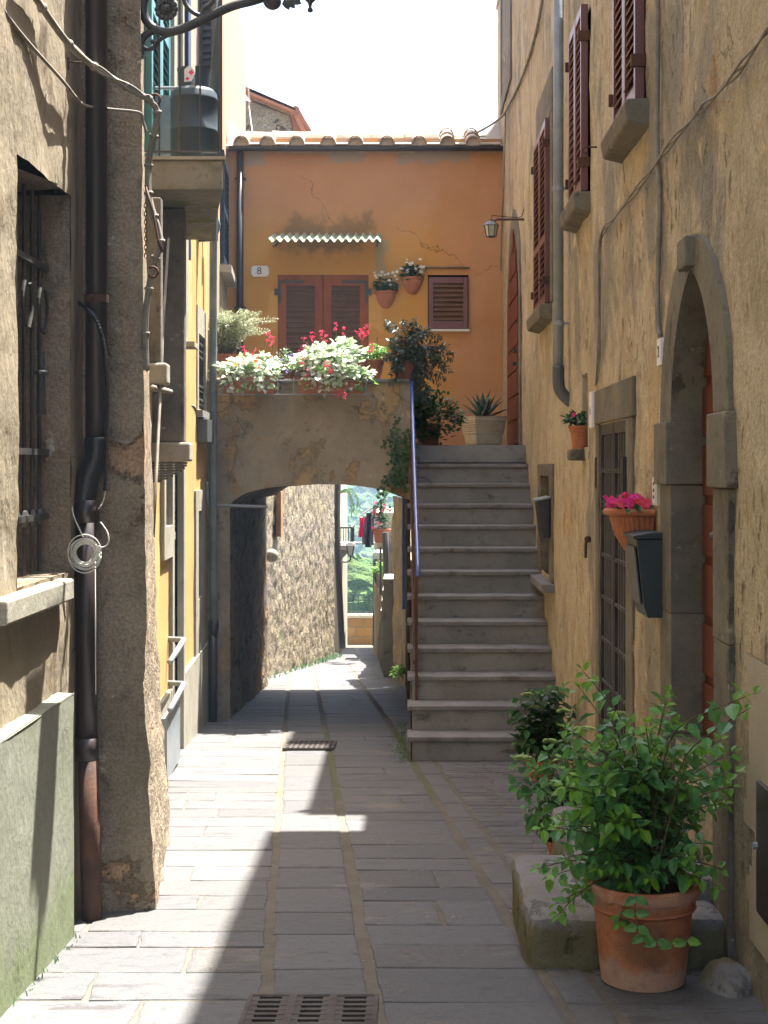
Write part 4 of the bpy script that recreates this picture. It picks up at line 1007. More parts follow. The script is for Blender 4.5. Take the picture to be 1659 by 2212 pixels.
tips = [(cx+rg.gauss(0.03, .17), 14.25+rg.gauss(0, .1), zt+rg.uniform(.2, .43)) for _ in range(120)]
stems_plant(t, rg, (cx, 14.25, zt), tips, .08, .036, M['leafgrey'], start=.15, nleaf=26, ratio=.22, spread=.9, droop=-.1)
t = thing('potted_plant', 'brown clay pot of light green herbs at the right end of the terrace wall', 'potted plant', P(806, 815, 14.0), 'pots on the terrace wall')
c = Vector((P(807, 0, 14.03).x, 14.03, .832)); pot(t, c, .105, .072, .185, M['terradark'])
bush(t, rg, c+Vector((-.02, 0, .25)), .15, .1, .075, 420, .032, M['leafherb'], .65); b = MB(); b.tube([c+Vector((.03, -.02, .1)), c+Vector((.035, -.02, .40))], .007, 6); b.tube([c+Vector((-.04, -.02, .1)), c+Vector((-.04, -.02, .28))], .006, 6); build_split(b, 'stake', M['wood'], t)
t = thing('potted_shrub', 'tall dark olive leaved shrub in a clay pot at the head of the stair', 'potted shrub', P(880, 818, 14.0))
c = Vector((P(872, 0, 14.03).x, 14.03, .832)); pot(t, c, .115, .08, .17, M['terradark'])
tips = []
for (u, v, d) in [(835, 700, 13.9), (868, 690, 14), (890, 700, 14.1), (905, 715, 14.1), (850, 745, 13.9), (935, 715, 14.2), (952, 730, 14.2), (968, 745, 14.2), (975, 768, 14.2), (960, 790, 14.1), (970, 810, 14.1), (940, 770, 14), (920, 750, 14), (900, 770, 13.9), (880, 760, 13.9), (930, 800, 14), (945, 825, 14), (935, 850, 14), (915, 840, 14), (905, 860, 14), (860, 790, 13.8), (842, 800, 13.8), (835, 770, 13.85), (925, 870, 14), (890, 735, 13.9), (915, 730, 14), (950, 760, 14.1), (900, 830, 14.05), (920, 815, 14.1), (848, 825, 13.75)]:
    for _ in range(2): tips.append(P(u+rg.uniform(-9, 9), v+rg.uniform(-9, 9), d))
stems_plant(t, rg, c+Z*.15, tips, .03, .05, M['leafolive'], start=.3, nleaf=19, ratio=.5, droop=.35)
t = thing('potted_shrub', 'dense dark ivy leaved bush in a pot on the landing behind the handrail', 'potted shrub', P(925, 962, 14.5))
c = Vector((P(925, 0, 14.5).x, 14.5, .215)); pot(t, c, .13, .1, .2, M['terradark'])
bush(t, rg, c+Vector((0.0, -.05, .27)), .30, .18, .24, 1500, .052, M['leafdark'], .75)
t = thing('ivy', 'ivy trailing down the terrace wall beside the handrail', 'ivy', P(865, 960, 13.85))
b = MB(); s = MB()
for q in range(17):
    p = P(rg.uniform(850, 885), rg.uniform(880, 1000), 13.84); pts = [p]
    for _ in range(10): p = p+Vector((rg.uniform(-.035, .025), rg.uniform(-.01, .008), -.028)); p.y = min(p.y, 13.86); pts.append(p.copy())
    s.tube(pts, .003, 4)
    for p in pts:
        for _ in range(2):
            dr = Vector((rg.uniform(-1, 1), rg.uniform(-1, 0), rg.uniform(-1, .3))); b.leaf(p+Vector((rg.uniform(-.02, .02), -.01, 0)), dr, -Y, rg.uniform(.028, .05), .036, .2, .2)
s.build('stem', M['bark'], t); b.build('foliage', M['ivy'], t)
# agave
t = thing('potted_agave', 'blue green agave in a square cream ribbed pot at the top of the stair', 'potted plant', P(1044, 962, 15.2))
d = 15.3; c = Vector((P(1044, 0, d).x, d, .216)); h = .31; b = MB(); n = 40
def sq(g, z): return 1/max(abs(math.cos(g)), abs(math.sin(g)))**.82
pr = [(.001, .0), (.13, 0), (.15, .03), (.165, .12)]
for k in range(7): pr += [(.178+.004*k, .14+k*.022), (.170+.004*k, .151+k*.022)]
pr += [(.20, .30), (.205, .31), (.18, .31), (.175, .28)]
b.lathe(pr, c, n, a0=.4, a1=.4+2*math.pi, fn=lambda g, z: sq(g-.35, z)); b.build('pot', M['creampot'], t)
b = MB(); b.lathe([(.19, .285), (.001, .29)], c, 20); b.build('soil', M['soil'], t)
b = MB()
for k in range(17):
    g = k*2.4; el = .35+.9*(k/17); L = rg.uniform(.26, .34)*(1 if k > 5 else .9); dr = Vector((math.cos(g)*math.cos(el), math.sin(g)*math.cos(el), math.sin(el)+.2)).normalized()
    sd = dr.cross(Z).normalized(); nn_ = sd.cross(dr); i = len(b.v); ks = 7
    for q in range(ks+1):
        tt = q/ks; wd = .035*(math.sin(math.pi*min(1, .25+tt*.62))**1.2)*(1-tt**4)+.001; pp = c+Z*.28+dr*(.02+L*tt)+Z*(-.04*tt*(1-k/17))
        b.v += [pp-sd*wd+nn_*wd*.4, pp-nn_*.004, pp+sd*wd+nn_*wd*.4, pp+nn_*-.016*(1-tt)]
    for q in range(ks):
        for e, f_ in ((0, 1), (1, 2), (2, 3), (3, 0)): b.face((i+4*q+e, i+4*q+f_, i+4*q+4+f_, i+4*q+4+e))
b.build('leaves', M['agave'], t, smooth=True)
# ------------------------------------------------------------------ LEFT NEAR HOUSE
XL = -1.33
LH = thing('weathered_house', 'weathered grey beige house on the left with a rough buttress and barred window', 'house', (-3.5, 4, G(4)))
b = MB(); rough_wall(b, (XL, 0, 0), (0, 1, 0), -2.5, 6.12, -2.2, 6.2, .05, .016, lambda d, z: 5.05 < d < 5.83 and -.41 < z < 1.07, (5.05, 5.83), (-.41, 1.07), 6, nrm=X)
b.build('wall', M['leftwall'], LH, smooth=True)
b = MB(); b.box(-6, XL-.42, -2.5, 8.0, -2.6, 6.2); b.box(XL-.42, XL-.02, -2.5, -2.4, -2.2, 6.2); b.box(-6, XL+.1, -2.6, 8, 6.2, 6.3); b.build('inner_masonry', M['darkstone'], LH)
b = MB(); X2 = XL-.42
rough_wall(b, (0, 5.83, 0), (1, 0, 0), X2, XL+.003, -.41, 1.07, .04, .01, seed=2, nrm=-Y)
b.q((X2, 5.05, 1.07), (XL, 5.05, 1.02), (XL, 5.83, 1.10), (X2, 5.83, 1.07)); b.q((X2, 5.05, -.41), (XL, 5.05, -.41), (XL, 5.83, -.41), (X2, 5.83, -.41)); b.q((X2, 5.05, -.41), (XL, 5.05, -.41), (XL, 5.05, 1.05), (X2, 5.05, 1.07))
wr = b.build('window_reveal', M['rubble'], LH)
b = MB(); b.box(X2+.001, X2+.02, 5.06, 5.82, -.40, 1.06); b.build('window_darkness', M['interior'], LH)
b = MB()
for y in (5.1, 5.44, 5.78): b.box(X2+.03, X2+.07, y-.02, y+.02, -.4, 1.06)
build_split(b, 'window_frame', M['brownmetal'], LH)
b = MB(); b.prism([(XL-.4, 0, -.405), (XL+.055, 0, -.425), (XL+.055, 0, -.505), (XL-.02, 0, -.51)], (0, .95, 0))
for i in range(len(b.v)): b.v[i] += Vector((0, 4.72, 0))
b.build('sill', M['plinth'], LH, bevel=.008)
# grille
gx = XL-.09; b = MB()
for k in range(6):
    y = 5.14+k*.115; b.tube([(gx, y, -.40), (gx, y, 1.05)], .009, 6)
    b.ball((gx, y, -.19), .022, 8, sz=1.6)
for z in (-.19, .06, .78): b.box(gx-.012, gx+.012, 5.05, 5.83, z-.012, z+.012)
b.tube([(gx+.03, 5.62, .44), (gx+.03, 5.62, .2)], [.013, .02], 8); b.ball((gx+.03, 5.62, .36), .032, 8, sz=.4)
for y in (5.26, 5.49, 5.72):
    for s_ in (-1, 1):
        pts = [Vector((gx+.012, y+s_*(.02+.05*math.sin(a)), .52+.12*a/2-.0)) for a in [k*.35 for k in range(9)]]; b.tube(pts, .007, 6)
b.build('window_grille', M['iron'], LH)
# plinth panel
b = MB(); rough_wall(b, (XL+.06, 0, 0), (0, 1, 0), -2.5, 5.64, -2.2, -.855, .06, .004, seed=3, nrm=X)
b.q((XL-.02, -2.5, -.855), (XL+.062, -2.5, -.86), (XL+.062, 5.64, -.86), (XL-.02, 5.64, -.855)); b.q((XL-.02, 5.64, -2.2), (XL+.062, 5.64, -2.2), (XL+.062, 5.64, -.86), (XL-.02, 5.64, -.855))
b.build('plinth', M['panel'], LH)
b = MB(); b.box(XL+.064, XL+.066, 4.5, 5.0, -1.0, -1.0001); 
# buttress
def lerp_t(T, z):
    for (z0, x0), (z1, x1) in zip(T, T[1:]):
        if z >= z1: return x0+(x1-x0)*max(0, (z0-z))/(z0-z1)
    return T[-1][1]
TC = [(6.2, -1.12), (1.9, -1.096), (0, -1.078), (-.9, -1.074), (-1.27, -1.060), (-1.7, -1.035), (-2.2, -1.03)]
TF = [(6.2, -1.42), (1.7, -1.385), (.75, -1.367), (0, -1.343), (-.95, -1.314), (-1.27, -1.297), (-1.63, -1.265), (-1.95, -1.248), (-2.3, -1.24)]
def xc(z): return lerp_t(TC, z)
b = MB(); nz_, nx = 150, 18; zb, zt_ = -2.1, 6.2
def er(z): return 1+1.6*max(0, min(1, (-.3-z)/.5))
def bf(i, j):
    z = zb+(zt_-zb)*j/nz_; x1 = xc(z); x = -1.36+(x1+1.36)*i/nx
    y = 6.05; p = Vector((x, y, z)); e = (i/nx)**4
    return p+Vector((F3(0, 0, z, 6, 4)*.012*er(z)*(i/nx)**2, -.02*F3(x, y, z, 3, 1)+e*.035*(1+.6*N(0, 0, z, 9)), 0))
b.grid(bf, nx, nz_)
def bs_(i, j):
    z = zb+(zt_-zb)*j/nz_; x1 = xc(z); t_ = i/14; x = x1+(lerp_t(TF, z)-x1)*t_; y = 6.085+1.7*t_; p = Vector((x, y, z))
    if i == 0: return bf(nx, j)
    return p+Vector((F3(x, y, z, 7, 2)*.014*er(z), .0, 0))
b.grid(bs_, 14, nz_)
b.box(-3, -1.44, 7.78, 7.8, -2.6, 6.2)
b.build('buttress', M['rubble'], LH, smooth=True)
b = MB(); b.box(-1.95, -1.48, 6.3, 7.75, -2.5, 6.2); b.build('buttress_core', M['darkstone'], LH)
b = MB(); b.box(-2.2, -1.46, 7.70, 7.76, -2.5, 6.2); b.build('corner_face', M['rubble'], LH)
# dark downpipe
t = thing('drainpipe', 'dark brown drainpipe with a glossy elbow in the left corner, rusty at its foot', 'drainpipe', (-1.27, 5.93, G(5.9)), 'drainpipes')
xa_, xb_ = -1.245, -1.285; yy = 5.93
b = MB(); b.tube([(xa_, yy, 6.1), (xa_, yy, .08)], .044, 16); b.build('pipe', M['brownmetal'], t, smooth=True)
b = MB(); b.tube(smoothpath([(xa_, yy, .12), (xa_-.001, yy, .04), (xa_-.03, yy, -.03), (xb_, yy, -.08), (xb_-.012, yy, -.14)], 4), .049, 16); b.build('elbow', M['black'], t, smooth=True)
b = MB(); b.tube([(xb_, yy, -.12), (xb_+.002, yy, -1.10)], .042, 14); b.tube([(xb_, yy, -.13), (xb_, yy, -.22)], .052, 14); b.tube([(xb_+.002, yy, -1.08), (xb_+.002, yy, -1.17)], .048, 14); b.build('lower_pipe', M['brownmetal'], t, smooth=True)
b = MB(); b.tube([(xb_+.008, yy, -1.15), (xb_+.022, yy, G(yy)-.02)], .041, 14); b.build('cast_foot', M['rust'], t, smooth=True, label='rusty cast iron foot of the pipe')
b = MB()
for z in (.66,): b.tube([(xa_, yy, z), (xa_, yy, z+.03)], .049, 14); b.tube([(xa_-.01, yy-.045, z+.015), (xa_-.01, yy-.07, z+.015)], .006, 6)
build_split(b, 'pipe_clamp', M['rust'], t)
# coil + flex conduit
t = thing('wire_coil', 'coil of white wire tied to the dark drainpipe', 'wire coil', (-1.29, 5.85, -.35))
b = MB(); c0 = P(184, 1194, 5.84); rg = random.Random(8)
for k in range(13):
    r = .056+rg.uniform(-.018, .011); o_ = c0+Vector((rg.uniform(-.005, .005), rg.uniform(-.02, .02), rg.uniform(-.012, .004)))
    b.tube([o_+Vector((math.cos(g)*r, .004*math.sin(g*2), math.sin(g)*r*1.06)) for g in [q*2*math.pi/28 for q in range(29)]], .0024, 5)
b.build('coil', M['wire'], t, smooth=True)
b = MB(); b.tube(smoothpath([P(217, 1128, 5.84), P(232, 1150, 5.84), P(234, 1172, 5.84), P(222, 1182, 5.84), P(205, 1176, 5.84)], 5), .0028, 5)
b.tube(smoothpath([P(228, 1060, 5.86), P(222, 1085, 5.86), P(212, 1100, 5.84)], 4), .0022, 5); b.tube(smoothpath([P(153, 1076, 5.87), P(158, 1110, 5.85), P(170, 1140, 5.84), P(180, 1160, 5.84)], 5), .0028, 5)
b.tube([P(205, 1190, 5.86), P(207, 1500, 5.86)], .0025, 5); b.build('loose_wire', M['wire'], t, smooth=True)
b = MB(); pts = smoothpath([P(163, 650, 5.98), P(190, 668, 5.9), P(212, 700, 5.86), P(226, 760, 5.86), P(231, 850, 5.86), P(230, 960, 5.86), P(227, 1060, 5.86)], 14)
b.tube(pts, [.0095 if k % 2 else .0075 for k in range(len(pts))], 8)
tag(b.build('flex_conduit', M['black']), 'black corrugated conduit curving over the dark drainpipe', 'conduit', 'cables')
# heavy cable bundle along the left wall
def lrun(L): return smoothpath([P(*q) for q in L], 6)
b = MB(); mainl = lrun([(40, -60, 4.95), (90, 15, 5.25), (140, 85, 5.5), (185, 130, 5.78), (235, 165, 5.88), (300, 203, 5.95), (325, 218, 5.99), (340, 245, 6.0), (333, 290, 6.02), (322, 345, 6.05), (320, 400, 6.05), (325, 440, 6.05), (340, 490, 6.05), (347, 530, 6.05), (335, 560, 6.06), (322, 620, 6.07), (314, 700, 6.08), (316, 800, 6.1)])
b.tube(mainl, .013, 8)
for k in range(2): b.tube([p+Vector((.004, -.012, .012*math.sin(i*.5+k*3))) for i, p in enumerate(mainl)], .0045, 5)
for i in range(6, len(mainl)-4, 7):
    q = mainl[i]; r = (mainl[i+1]-q).normalized(); b.tube([q, q+r*.012], .019, 8)
tag(b.build('cable', M['cable'], smooth=True), 'thick taped cable bundle sagging along the left wall and down the buttress corner', 'cable', 'cables')
b = MB(); b.tube(lrun([(-20, -20, 4.75), (20, 40, 4.95), (60, 90, 5.15), (100, 135, 5.35), (140, 180, 5.55), (165, 212, 5.75), (185, 228, 5.86), (240, 236, 5.95), (300, 243, 6.0), (309, 262, 6.02), (316, 285, 6.03)]), .0065, 6)
tag(b.build('cable', M['cable'], smooth=True), 'thinner grey cable hanging below the thick bundle on the left wall', 'cable', 'cables')
for (u, v, d, lab) in ((335, 215, 6.0, 'iron hook carrying the thick cable at the buttress corner, upper one'), (330, 588, 6.0, 'iron ring hook at the buttress corner, lower one below the balcony level')):
    b = MB(); b.tube(spiral(P(u, v, d), .02, .022, -2.6, 2.4, 14), .005, 6); tag(b.build('iron_hook', M['rust'], smooth=True), lab, 'iron hook', 'hooks on the walls')
b = MB(); b.tube([P(314, 400, 6.03), P(330, 455, 6.0), P(342, 520, 5.98), P(350, 545, 5.98)], .005, 6)
tag(b.build('iron_rod', M['rust'], smooth=True), 'thin rusty rod slanting beside the cable on the buttress corner', 'rod')
b = MB()
for k in range(14):
    q = P(315, 435+k*9, 6.03); ax = X if k % 2 else Y; b.tube([q+ax*.006*math.cos(t_)+Z*.012*math.sin(t_) for t_ in [j*.7854 for j in range(9)]], .0018, 4)
tag(b.build('chain', M['rust'], smooth=True), 'rusty chain hanging on the lit edge of the buttress', 'chain')
# wall hook
b = MB(); w0 = P(147, 134, 5.8); b.tube([w0, w0+Vector((.09, 0, 0))], .004, 5); b.tube([w0+Z*.02, w0-Z*.03], .005, 5)
tag(b.build('cable_bracket', M['rust']), 'small iron cable bracket on the left wall above the window', 'iron bracket')

# lamp bracket
t = thing('street_lamp', 'wrought iron scroll bracket street lamp reaching over the lane at the top left', 'street lamp', P(305, 80, 6.2))
d = 6.2
def p3(x, y, dd=d): return P(x/3, y/3, dd)
b = MB()
b.tube(smoothpath([p3(2300, -420), p3(2120, -330), p3(1980, -150), p3(1800, -55), p3(1659, 0), p3(1500, 42), p3(1350, 110), p3(1200, 180), p3(1080, 208), p3(1000, 185), p3(950, 135), p3(928, 60), p3(940, -20), p3(990, -80), p3(1060, -95), p3(1130, -70), p3(1170, -10)], 6), .019, 10)
b.tube(smoothpath([p3(1010, 190), p3(950, 222), p3(918, 262), p3(910, 330), p3(915, 375)], 5), [.016]*20+[.022], 8)
b.tube(smoothpath([p3(922, 300), p3(950, 320), p3(985, 315), p3(1003, 292), p3(995, 268), p3(975, 275)], 5), .009, 8)
b.tube(smoothpath([p3(1130, 218), p3(1080, 232), p3(1040, 255), p3(1015, 285)], 4), .009, 8)
b.tube(smoothpath([p3(1360, 105), p3(1280, 95), p3(1215, 45), p3(1190, -20), p3(1200, -90)], 5), .010, 8)
b.tube(smoothpath([p3(1310, 115), p3(1320, 60), p3(1380, 10), p3(1400, -60)], 5), .010, 8)
b.build('bracket_arm', M['iron'], t, smooth=True)
b = MB(); c = p3(1080, 65)
for k in range(12):
    g = k*math.pi/6; b.ball(c+Vector((math.cos(g)*.036, -.01, math.sin(g)*.036)), .0145, 8, sy=.7)
b.ball(c, .03, 12, sy=.8); b.ball(c-Y*.02, .014, 8); b.build('rosette', M['iron'], t, smooth=True)
b = MB(); b.tube(spiral(p3(1775, 5), .045, .008, 1.2, 8.5, 24), .012, 8); b.ball(p3(1775, 12), .03, 10)
for k in range(4): b.leaf(p3(1840+k*22, -5), Vector((.5, 0, -1+.4*k)), -Y, .05, .035)
b.build('scroll_ornament', M['iron'], t, smooth=True)
b = MB(); c = P(670, 12, d)+Z*.03
b.lathe([(.002, -.06), (.012, -.055), (.012, -.045), (.006, -.038), (.01, -.02), (.03, .0), (.04, .015), (.03, .02), (.035, .05), (.085, .075), (.09, .09), (.0, .09)], c, 16); b.build('finial', M['iron'], t, smooth=True)
b = MB(); b.lathe([(.001, .092), (.085, .092), (.15, .40), (.001, .40)], c, 4, a0=.785, a1=.785+2*math.pi); b.build('glass', M['glass'], t)
b = MB(); b.lathe([(.18, .40), (.16, .43), (.06, .52), (.02, .55), (.02, .62)], c, 4, a0=.785, a1=.785+2*math.pi)
for k in range(4): g = .785+k*math.pi/2; b.tube([c+Vector((math.cos(g)*.088, math.sin(g)*.088, .09)), c+Vector((math.cos(g)*.153, math.sin(g)*.153, .4))], .008, 6)
b.build('lantern_cage', M['iron'], t)

# ------------------------------------------------------------------ YELLOW HOUSE
def YX(d): return -1.75-(d-10.9)*.0433 if d < 13.9 else -1.88-(d-13.9)*.0756
YH = thing('yellow_house', 'yellow rendered house with balcony, grey door and small barred windows on the left', 'house', (-3, 11, G(11)))
dirA = Vector((YX(13.9)-YX(7.8), 6.1, 0)); LA = dirA.length; dirA.normalize(); nA = Vector((dirA.y, -dirA.x, 0))
O_A = Vector((YX(7.8), 7.8, 0))
def ua(d): return (d-7.8)/dirA.y
def holeY(u, z):
    d = 7.8+u*dirA.y
    for a, bb, c, e in ((13.0, 13.62, .52, 1.18), (12.9, 13.3, -1.15, -.38), (10.97, 11.6, -2.25, .1), (10.45, 10.85, -.42, .12), (9.6, 10.5, 1.95, 4.2), (16.3, 17.5, 2.25, 3.5)):
        if a < d < bb and c < z < e: return True
    return False
b = MB(); rough_wall(b, O_A, dirA, 0, LA, -3.2, 2.2, .06, .005, holeY, [ua(q) for q in (13.0, 13.62, 12.9, 13.3, 10.97, 11.6, 10.45, 10.85)], (.52, 1.18, -1.15, -.38, -.42, .12, .1), 4, nrm=nA); b.build('wall', M['yellow'], YH, smooth=True)
b = MB(); rough_wall(b, O_A, dirA, 0, LA, 2.2, 6.5, .1, .004, holeY, seed=5, nrm=nA); b.build('upper_wall', M['taupe'], YH, smooth=True)
O_B = Vector((YX(13.9), 13.9, 0)); dirB = Vector((YX(24.6)-YX(13.9), 10.7, 0)); LB = dirB.length; dirB.normalize(); nB = Vector((dirB.y, -dirB.x, 0))
b = MB(); rough_wall(b, O_B, dirB, 0, LB, -4.5, 6.8, .12, .004, lambda u, z: 2.4 < u < 3.6 and 2.25 < z < 3.5, seed=6, nrm=nB); b.build('tower_wall', M['peach'], YH, smooth=True)
b = MB(); b.prism([Vector((YX(7.8)-.3, 7.8, -4))-X*0, Vector((YX(13.9)-.3, 13.9, -4)), Vector((YX(24.6)-.1, 24.6, -4)), Vector((-7, 24.6, -4)), Vector((-7, 7.8, -4))], (0, 0, 10.5)); b.build('inner_masonry', M['taupe'], YH)
b = MB(); b.prism([Vector((YX(7.8)+.15, 7.8, 6.5)), Vector((YX(13.9)+.15, 13.9, 6.5)), Vector((-7, 13.9, 6.5)), Vector((-7, 7.8, 6.5))], (0, 0, .12)); b.build('roof', M['tile'], YH)
def onY(d0, d1, z0, z1, out0, out1, bx):
    """box on the yellow wall between depths d0,d1, offset out0..out1 from the face"""
    a = Vector((YX(d0), d0, z0)); e = Vector((YX(d1), d1, z0)); nn = nA if d1 <= 14 else nB
    bx.obox(a+nn*out0, e-a, nn*(out1-out0), (0, 0, z1-z0))
b = MB(); onY(11.72, 13.85, -3.2, -1.62, -.02, .03, b); onY(9.5, 10.93, -3.2, -1.62, -.02, .03, b); b.build('plinth', M['plinth'], YH, bevel=.006)
# barred window
b = MB(); onY(12.88, 13.0, .5, 1.42, -.02, .012, b); onY(13.62, 13.72, .5, 1.42, -.02, .012, b); onY(13.0, 13.62, 1.18, 1.42, -.02, .012, b)
s = b.build('window_surround', M['plinth'], YH); b = MB(); onY(12.84, 13.76, .44, .50, -.02, .06, b); b.build('sill', M['tread'], s)
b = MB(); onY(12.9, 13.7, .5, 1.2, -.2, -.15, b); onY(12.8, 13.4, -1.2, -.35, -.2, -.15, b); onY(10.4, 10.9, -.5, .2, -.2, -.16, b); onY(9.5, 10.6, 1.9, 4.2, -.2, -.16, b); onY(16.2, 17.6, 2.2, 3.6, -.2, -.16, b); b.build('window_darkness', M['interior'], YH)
b = MB()
for k in range(6):
    q = 13.04+k*.11; p = Vector((YX(q), q, .53))+nA*-.01; b.tube([p, p+Z*.64], .007, 5)
    for z in (.6, .72, .98, 1.1): b.ball(p+Z*(z-.53), .016, 6, sz=1.4)
for z in (.56, .68, 1.04, 1.15): onY(13.0, 13.62, z, z+.012, -.016, -.004, b)
b.build('window_grille', M['iron'], s)
# small low window
b = MB(); onY(12.68, 12.9, -1.75, -.2, -.02, .02, b); onY(13.3, 13.5, -1.75, -.2, -.02, .02, b); onY(12.9, 13.3, -.38, -.2, -.02, .02, b); onY(12.9, 13.3, -1.75, -1.15, -.02, .02, b); b.build('window_surround', M['plinth'], YH)
# cable box
b = MB(); onY(12.95, 13.6, .22, .43, 0, .09, b); b.build('meter_box', M['greyiron'], YH, bevel=.01)
# door + transom grille
b = MB(); onY(11.6, 11.72, -3.0, .3, -.02, .03, b); onY(10.85, 10.97, -3.0, .3, -.02, .03, b); onY(10.97, 11.6, .1, .3, -.02, .03, b); onY(10.35, 10.45, -.65, .3, -.02, .03, b); onY(10.45, 10.85, -.65, -.42, -.02, .03, b); b.build('door_surround', M['plinth'], YH)
b = MB(); onY(10.97, 11.6, -2.3, -.50, -.10, -.06, b); dr = b.build('door', M['greydoor'], YH)
b = MB(); onY(11.02, 11.56, -1.45, -1.38, -.06, -.03, b); onY(11.02, 11.56, -.56, -.50, -.06, -.03, b); onY(11.02, 11.56, -2.28, -2.2, -.06, -.03, b); build_split(b, 'door_rail', M['greydoor'], dr)
b = MB()
for k in range(13):
    z = -.46+k*.043; q0, q1 = 10.97, 11.6; b.tube([Vector((YX(q0), q0, z))+nA*-.04, Vector((YX(q1), q1, z))+nA*-.04], .008, 5)
for k in range(12):
    z = -.40+k*.043; q0, q1 = 10.45, 10.85; b.tube([Vector((YX(q0), q0, z))+nA*-.02, Vector((YX(q1), q1, z))+nA*-.02], .008, 5)
for q in (11.1, 11.28, 11.46): b.tube([Vector((YX(q), q, -.5))+nA*-.03, Vector((YX(q), q, .1))+nA*-.03], .006, 5)
b.build('transom_grille', M['rust'], YH)
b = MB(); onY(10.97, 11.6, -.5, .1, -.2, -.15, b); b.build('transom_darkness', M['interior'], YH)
b = MB()
for z in (-1.30, -1.62): b.tube([Vector((YX(9.9), 9.9, z))+nA*.12, Vector((YX(10.75), 10.75, z+.05))+nA*.12, Vector((YX(10.8), 10.8, z+.05))], .02, 8)
b.build('guard_rail', M['galv'], YH, smooth=True)
b = MB(); onY(9.9, 10.7, -2.1, -1.68, .06, .10, b)
b.build('vent_grille', M['galv'], YH)
# projecting flues with stone corbels
def flue(d0, d1, prot, z0, zc, z1, lab):
    b = MB(); onY(d0, d1, zc, z1, -.02, prot, b); s = b.build('flue', M['plinth'] if lab else M['peperino'], YH, bevel=.01)
    b = MB(); onY(d0-.03, d1+.03, zc-.13, zc-.002, -.02, prot+.04, b); b.build('corbel_cap', M['plinth'], s, bevel=.015)
    b = MB(); n = 8
    for k in range(n):
        t0, t1 = k/n, (k+1)/n; f = math.cos(t0*math.pi/2)
        onY(d0, d1, zc-.13-(zc-.13-z0)*t1, zc-.132-(zc-.13-z0)*t0, -.02, prot*f+.01, b)
    b.build('corbel', M['peperino'], s, bevel=.02)
flue(9.9, 10.03, .215, -.10, .17, 1.73, 0)
flue(8.75, 8.85, .20, .43, .62, 1.6, 0)
b = MB(); b.tube([P(364, 515, 9.3), P(352, 700, 9.0), P(349, 790, 8.85), P(339, 1000, 8.5), P(331, 1160, 8.2)], .009, 8)
tag(b.build('pole', M['cable'], smooth=True), 'pale thin pole leaning down the left wall beneath the balcony', 'pole')
b = MB(); b.tube(lrun([(330, 838, 8.6), (350, 842, 9.3), (372, 848, 10.0), (384, 856, 10.6), (398, 860, 11.2), (392, 868, 11.4)]), .02, 7); b.tube(lrun([(390, 866, 11.6), (402, 876, 12.2), (418, 878, 12.7), (424, 900, 12.9), (424, 945, 12.95), (445, 955, 13.6)]), .014, 6)
tag(b.build('cable', M['cable'], smooth=True), 'sunlit cable bundle running across the yellow wall beside the barred window', 'cable', 'cables')
# shutters
fr, lv = MB(), MB(); a = Vector((YX(9.5), 9.5, 1.95)); louvre_leaf(fr, lv, a+nA*.0, dirA, Z, nA, .52, 2.1, [1.0], .07, .05, .06); louvre_leaf(fr, lv, a+dirA*.53, dirA, Z, nA, .5, 2.1, [1.0], .07, .05, .06)
s = fr.build('shutter', M['greensh'], YH); lv.build('louvres', M['greensh'], s)
fr, lv = MB(), MB(); a = Vector((YX(16.3), 16.3, 2.25)); louvre_leaf(fr, lv, a, dirB, Z, nB, 1.2, 1.25, [.6], .07, .045, .06)
s = fr.build('shutter', M['navy'], YH); lv.build('louvres', M['navy'], s)
b = MB(); onY(16.2, 17.6, 2.14, 2.22, 0, .13, b); onY(16.3, 17.5, 1.7, 2.13, 0, .02, b); b.build('sill', M['plinth'], YH)
b = MB(); onY(10.6, 10.72, 1.95, 4.2, 0, .07, b); onY(11.35, 11.45, 1.95, 4.2, 0, .05, b); onY(10.72, 11.35, 1.95, 4.2, .0, .012, b); b.build('door_surround', M['plinth'], YH)
b = MB(); onY(11.95, 12.15, 1.7, 4.3, 0, .03, b); b.build('shutter', M['navy'], YH)
fr, lv = MB(), MB(); a = Vector((YX(13.15), 13.15, 2.0)); louvre_leaf(fr, lv, a, Vector((.75, -.3, 0)), Z, Vector((-.3, -.75, 0)), .19, 2.3, [1.1], .05, .035, .06)
s = fr.build('shutter', M['greyiron'], YH); lv.build('louvres', M['greyiron'], s)
# narrow lower casement edge seen beyond the flue
b = MB(); onY(11.75, 11.95, 1.0, 2.0, 0, .03, b); onY(11.73, 12.05, .96, 1.0, 0, .10, b); b.build('sill', M['plinth'], YH)
# balcony
BA = []
ba = MB(); zt0, zb0 = 1.93, 1.745
pl = [(-1.70, 9.3), (-1.157, 9.3), (-1.50, 11.36), (-1.78, 11.36)]
M['slab'] = mat('mossy_balcony_cement', (.23, .215, .165), (.17, .16, .12), vs=4, bump=.5, bs=50, dark=.45, patches=[((.13, .15, .06), 3, .56, .08), ((.28, .25, .19), 6, .6, .05, (1, 1, 3))])
ba.prism([(x, y, zb0) for x, y in pl], (0, 0, zt0-zb0)); bs2 = ba.build('balcony', M['slab'], YH, bevel=.01)
b = MB(); b.prism([(x+(.02 if x > -1.6 else 0), y-.02, zt0+.001) for x, y in pl[:2]]+[(-1.48, 11.38, zt0+.001), (-1.78, 11.38, zt0+.001)], (0, 0, .02)); b.build('slab_edge', M['plinth'], bs2)
b = MB(); A_, B_, C_ = Vector((-1.69, 9.32, zt0+.02)), Vector((-1.175, 9.32, zt0+.02)), Vector((-1.50, 11.3, zt0+.02)); hr = 1.0
for i in range(5): p = A_.lerp(B_, i/4); b.tube([p, p+Z*hr], .007 if i < 4 else .012, 6)
for i in range(1, 16): p = B_.lerp(C_, i/15); b.tube([p, p+Z*hr], .007, 6)
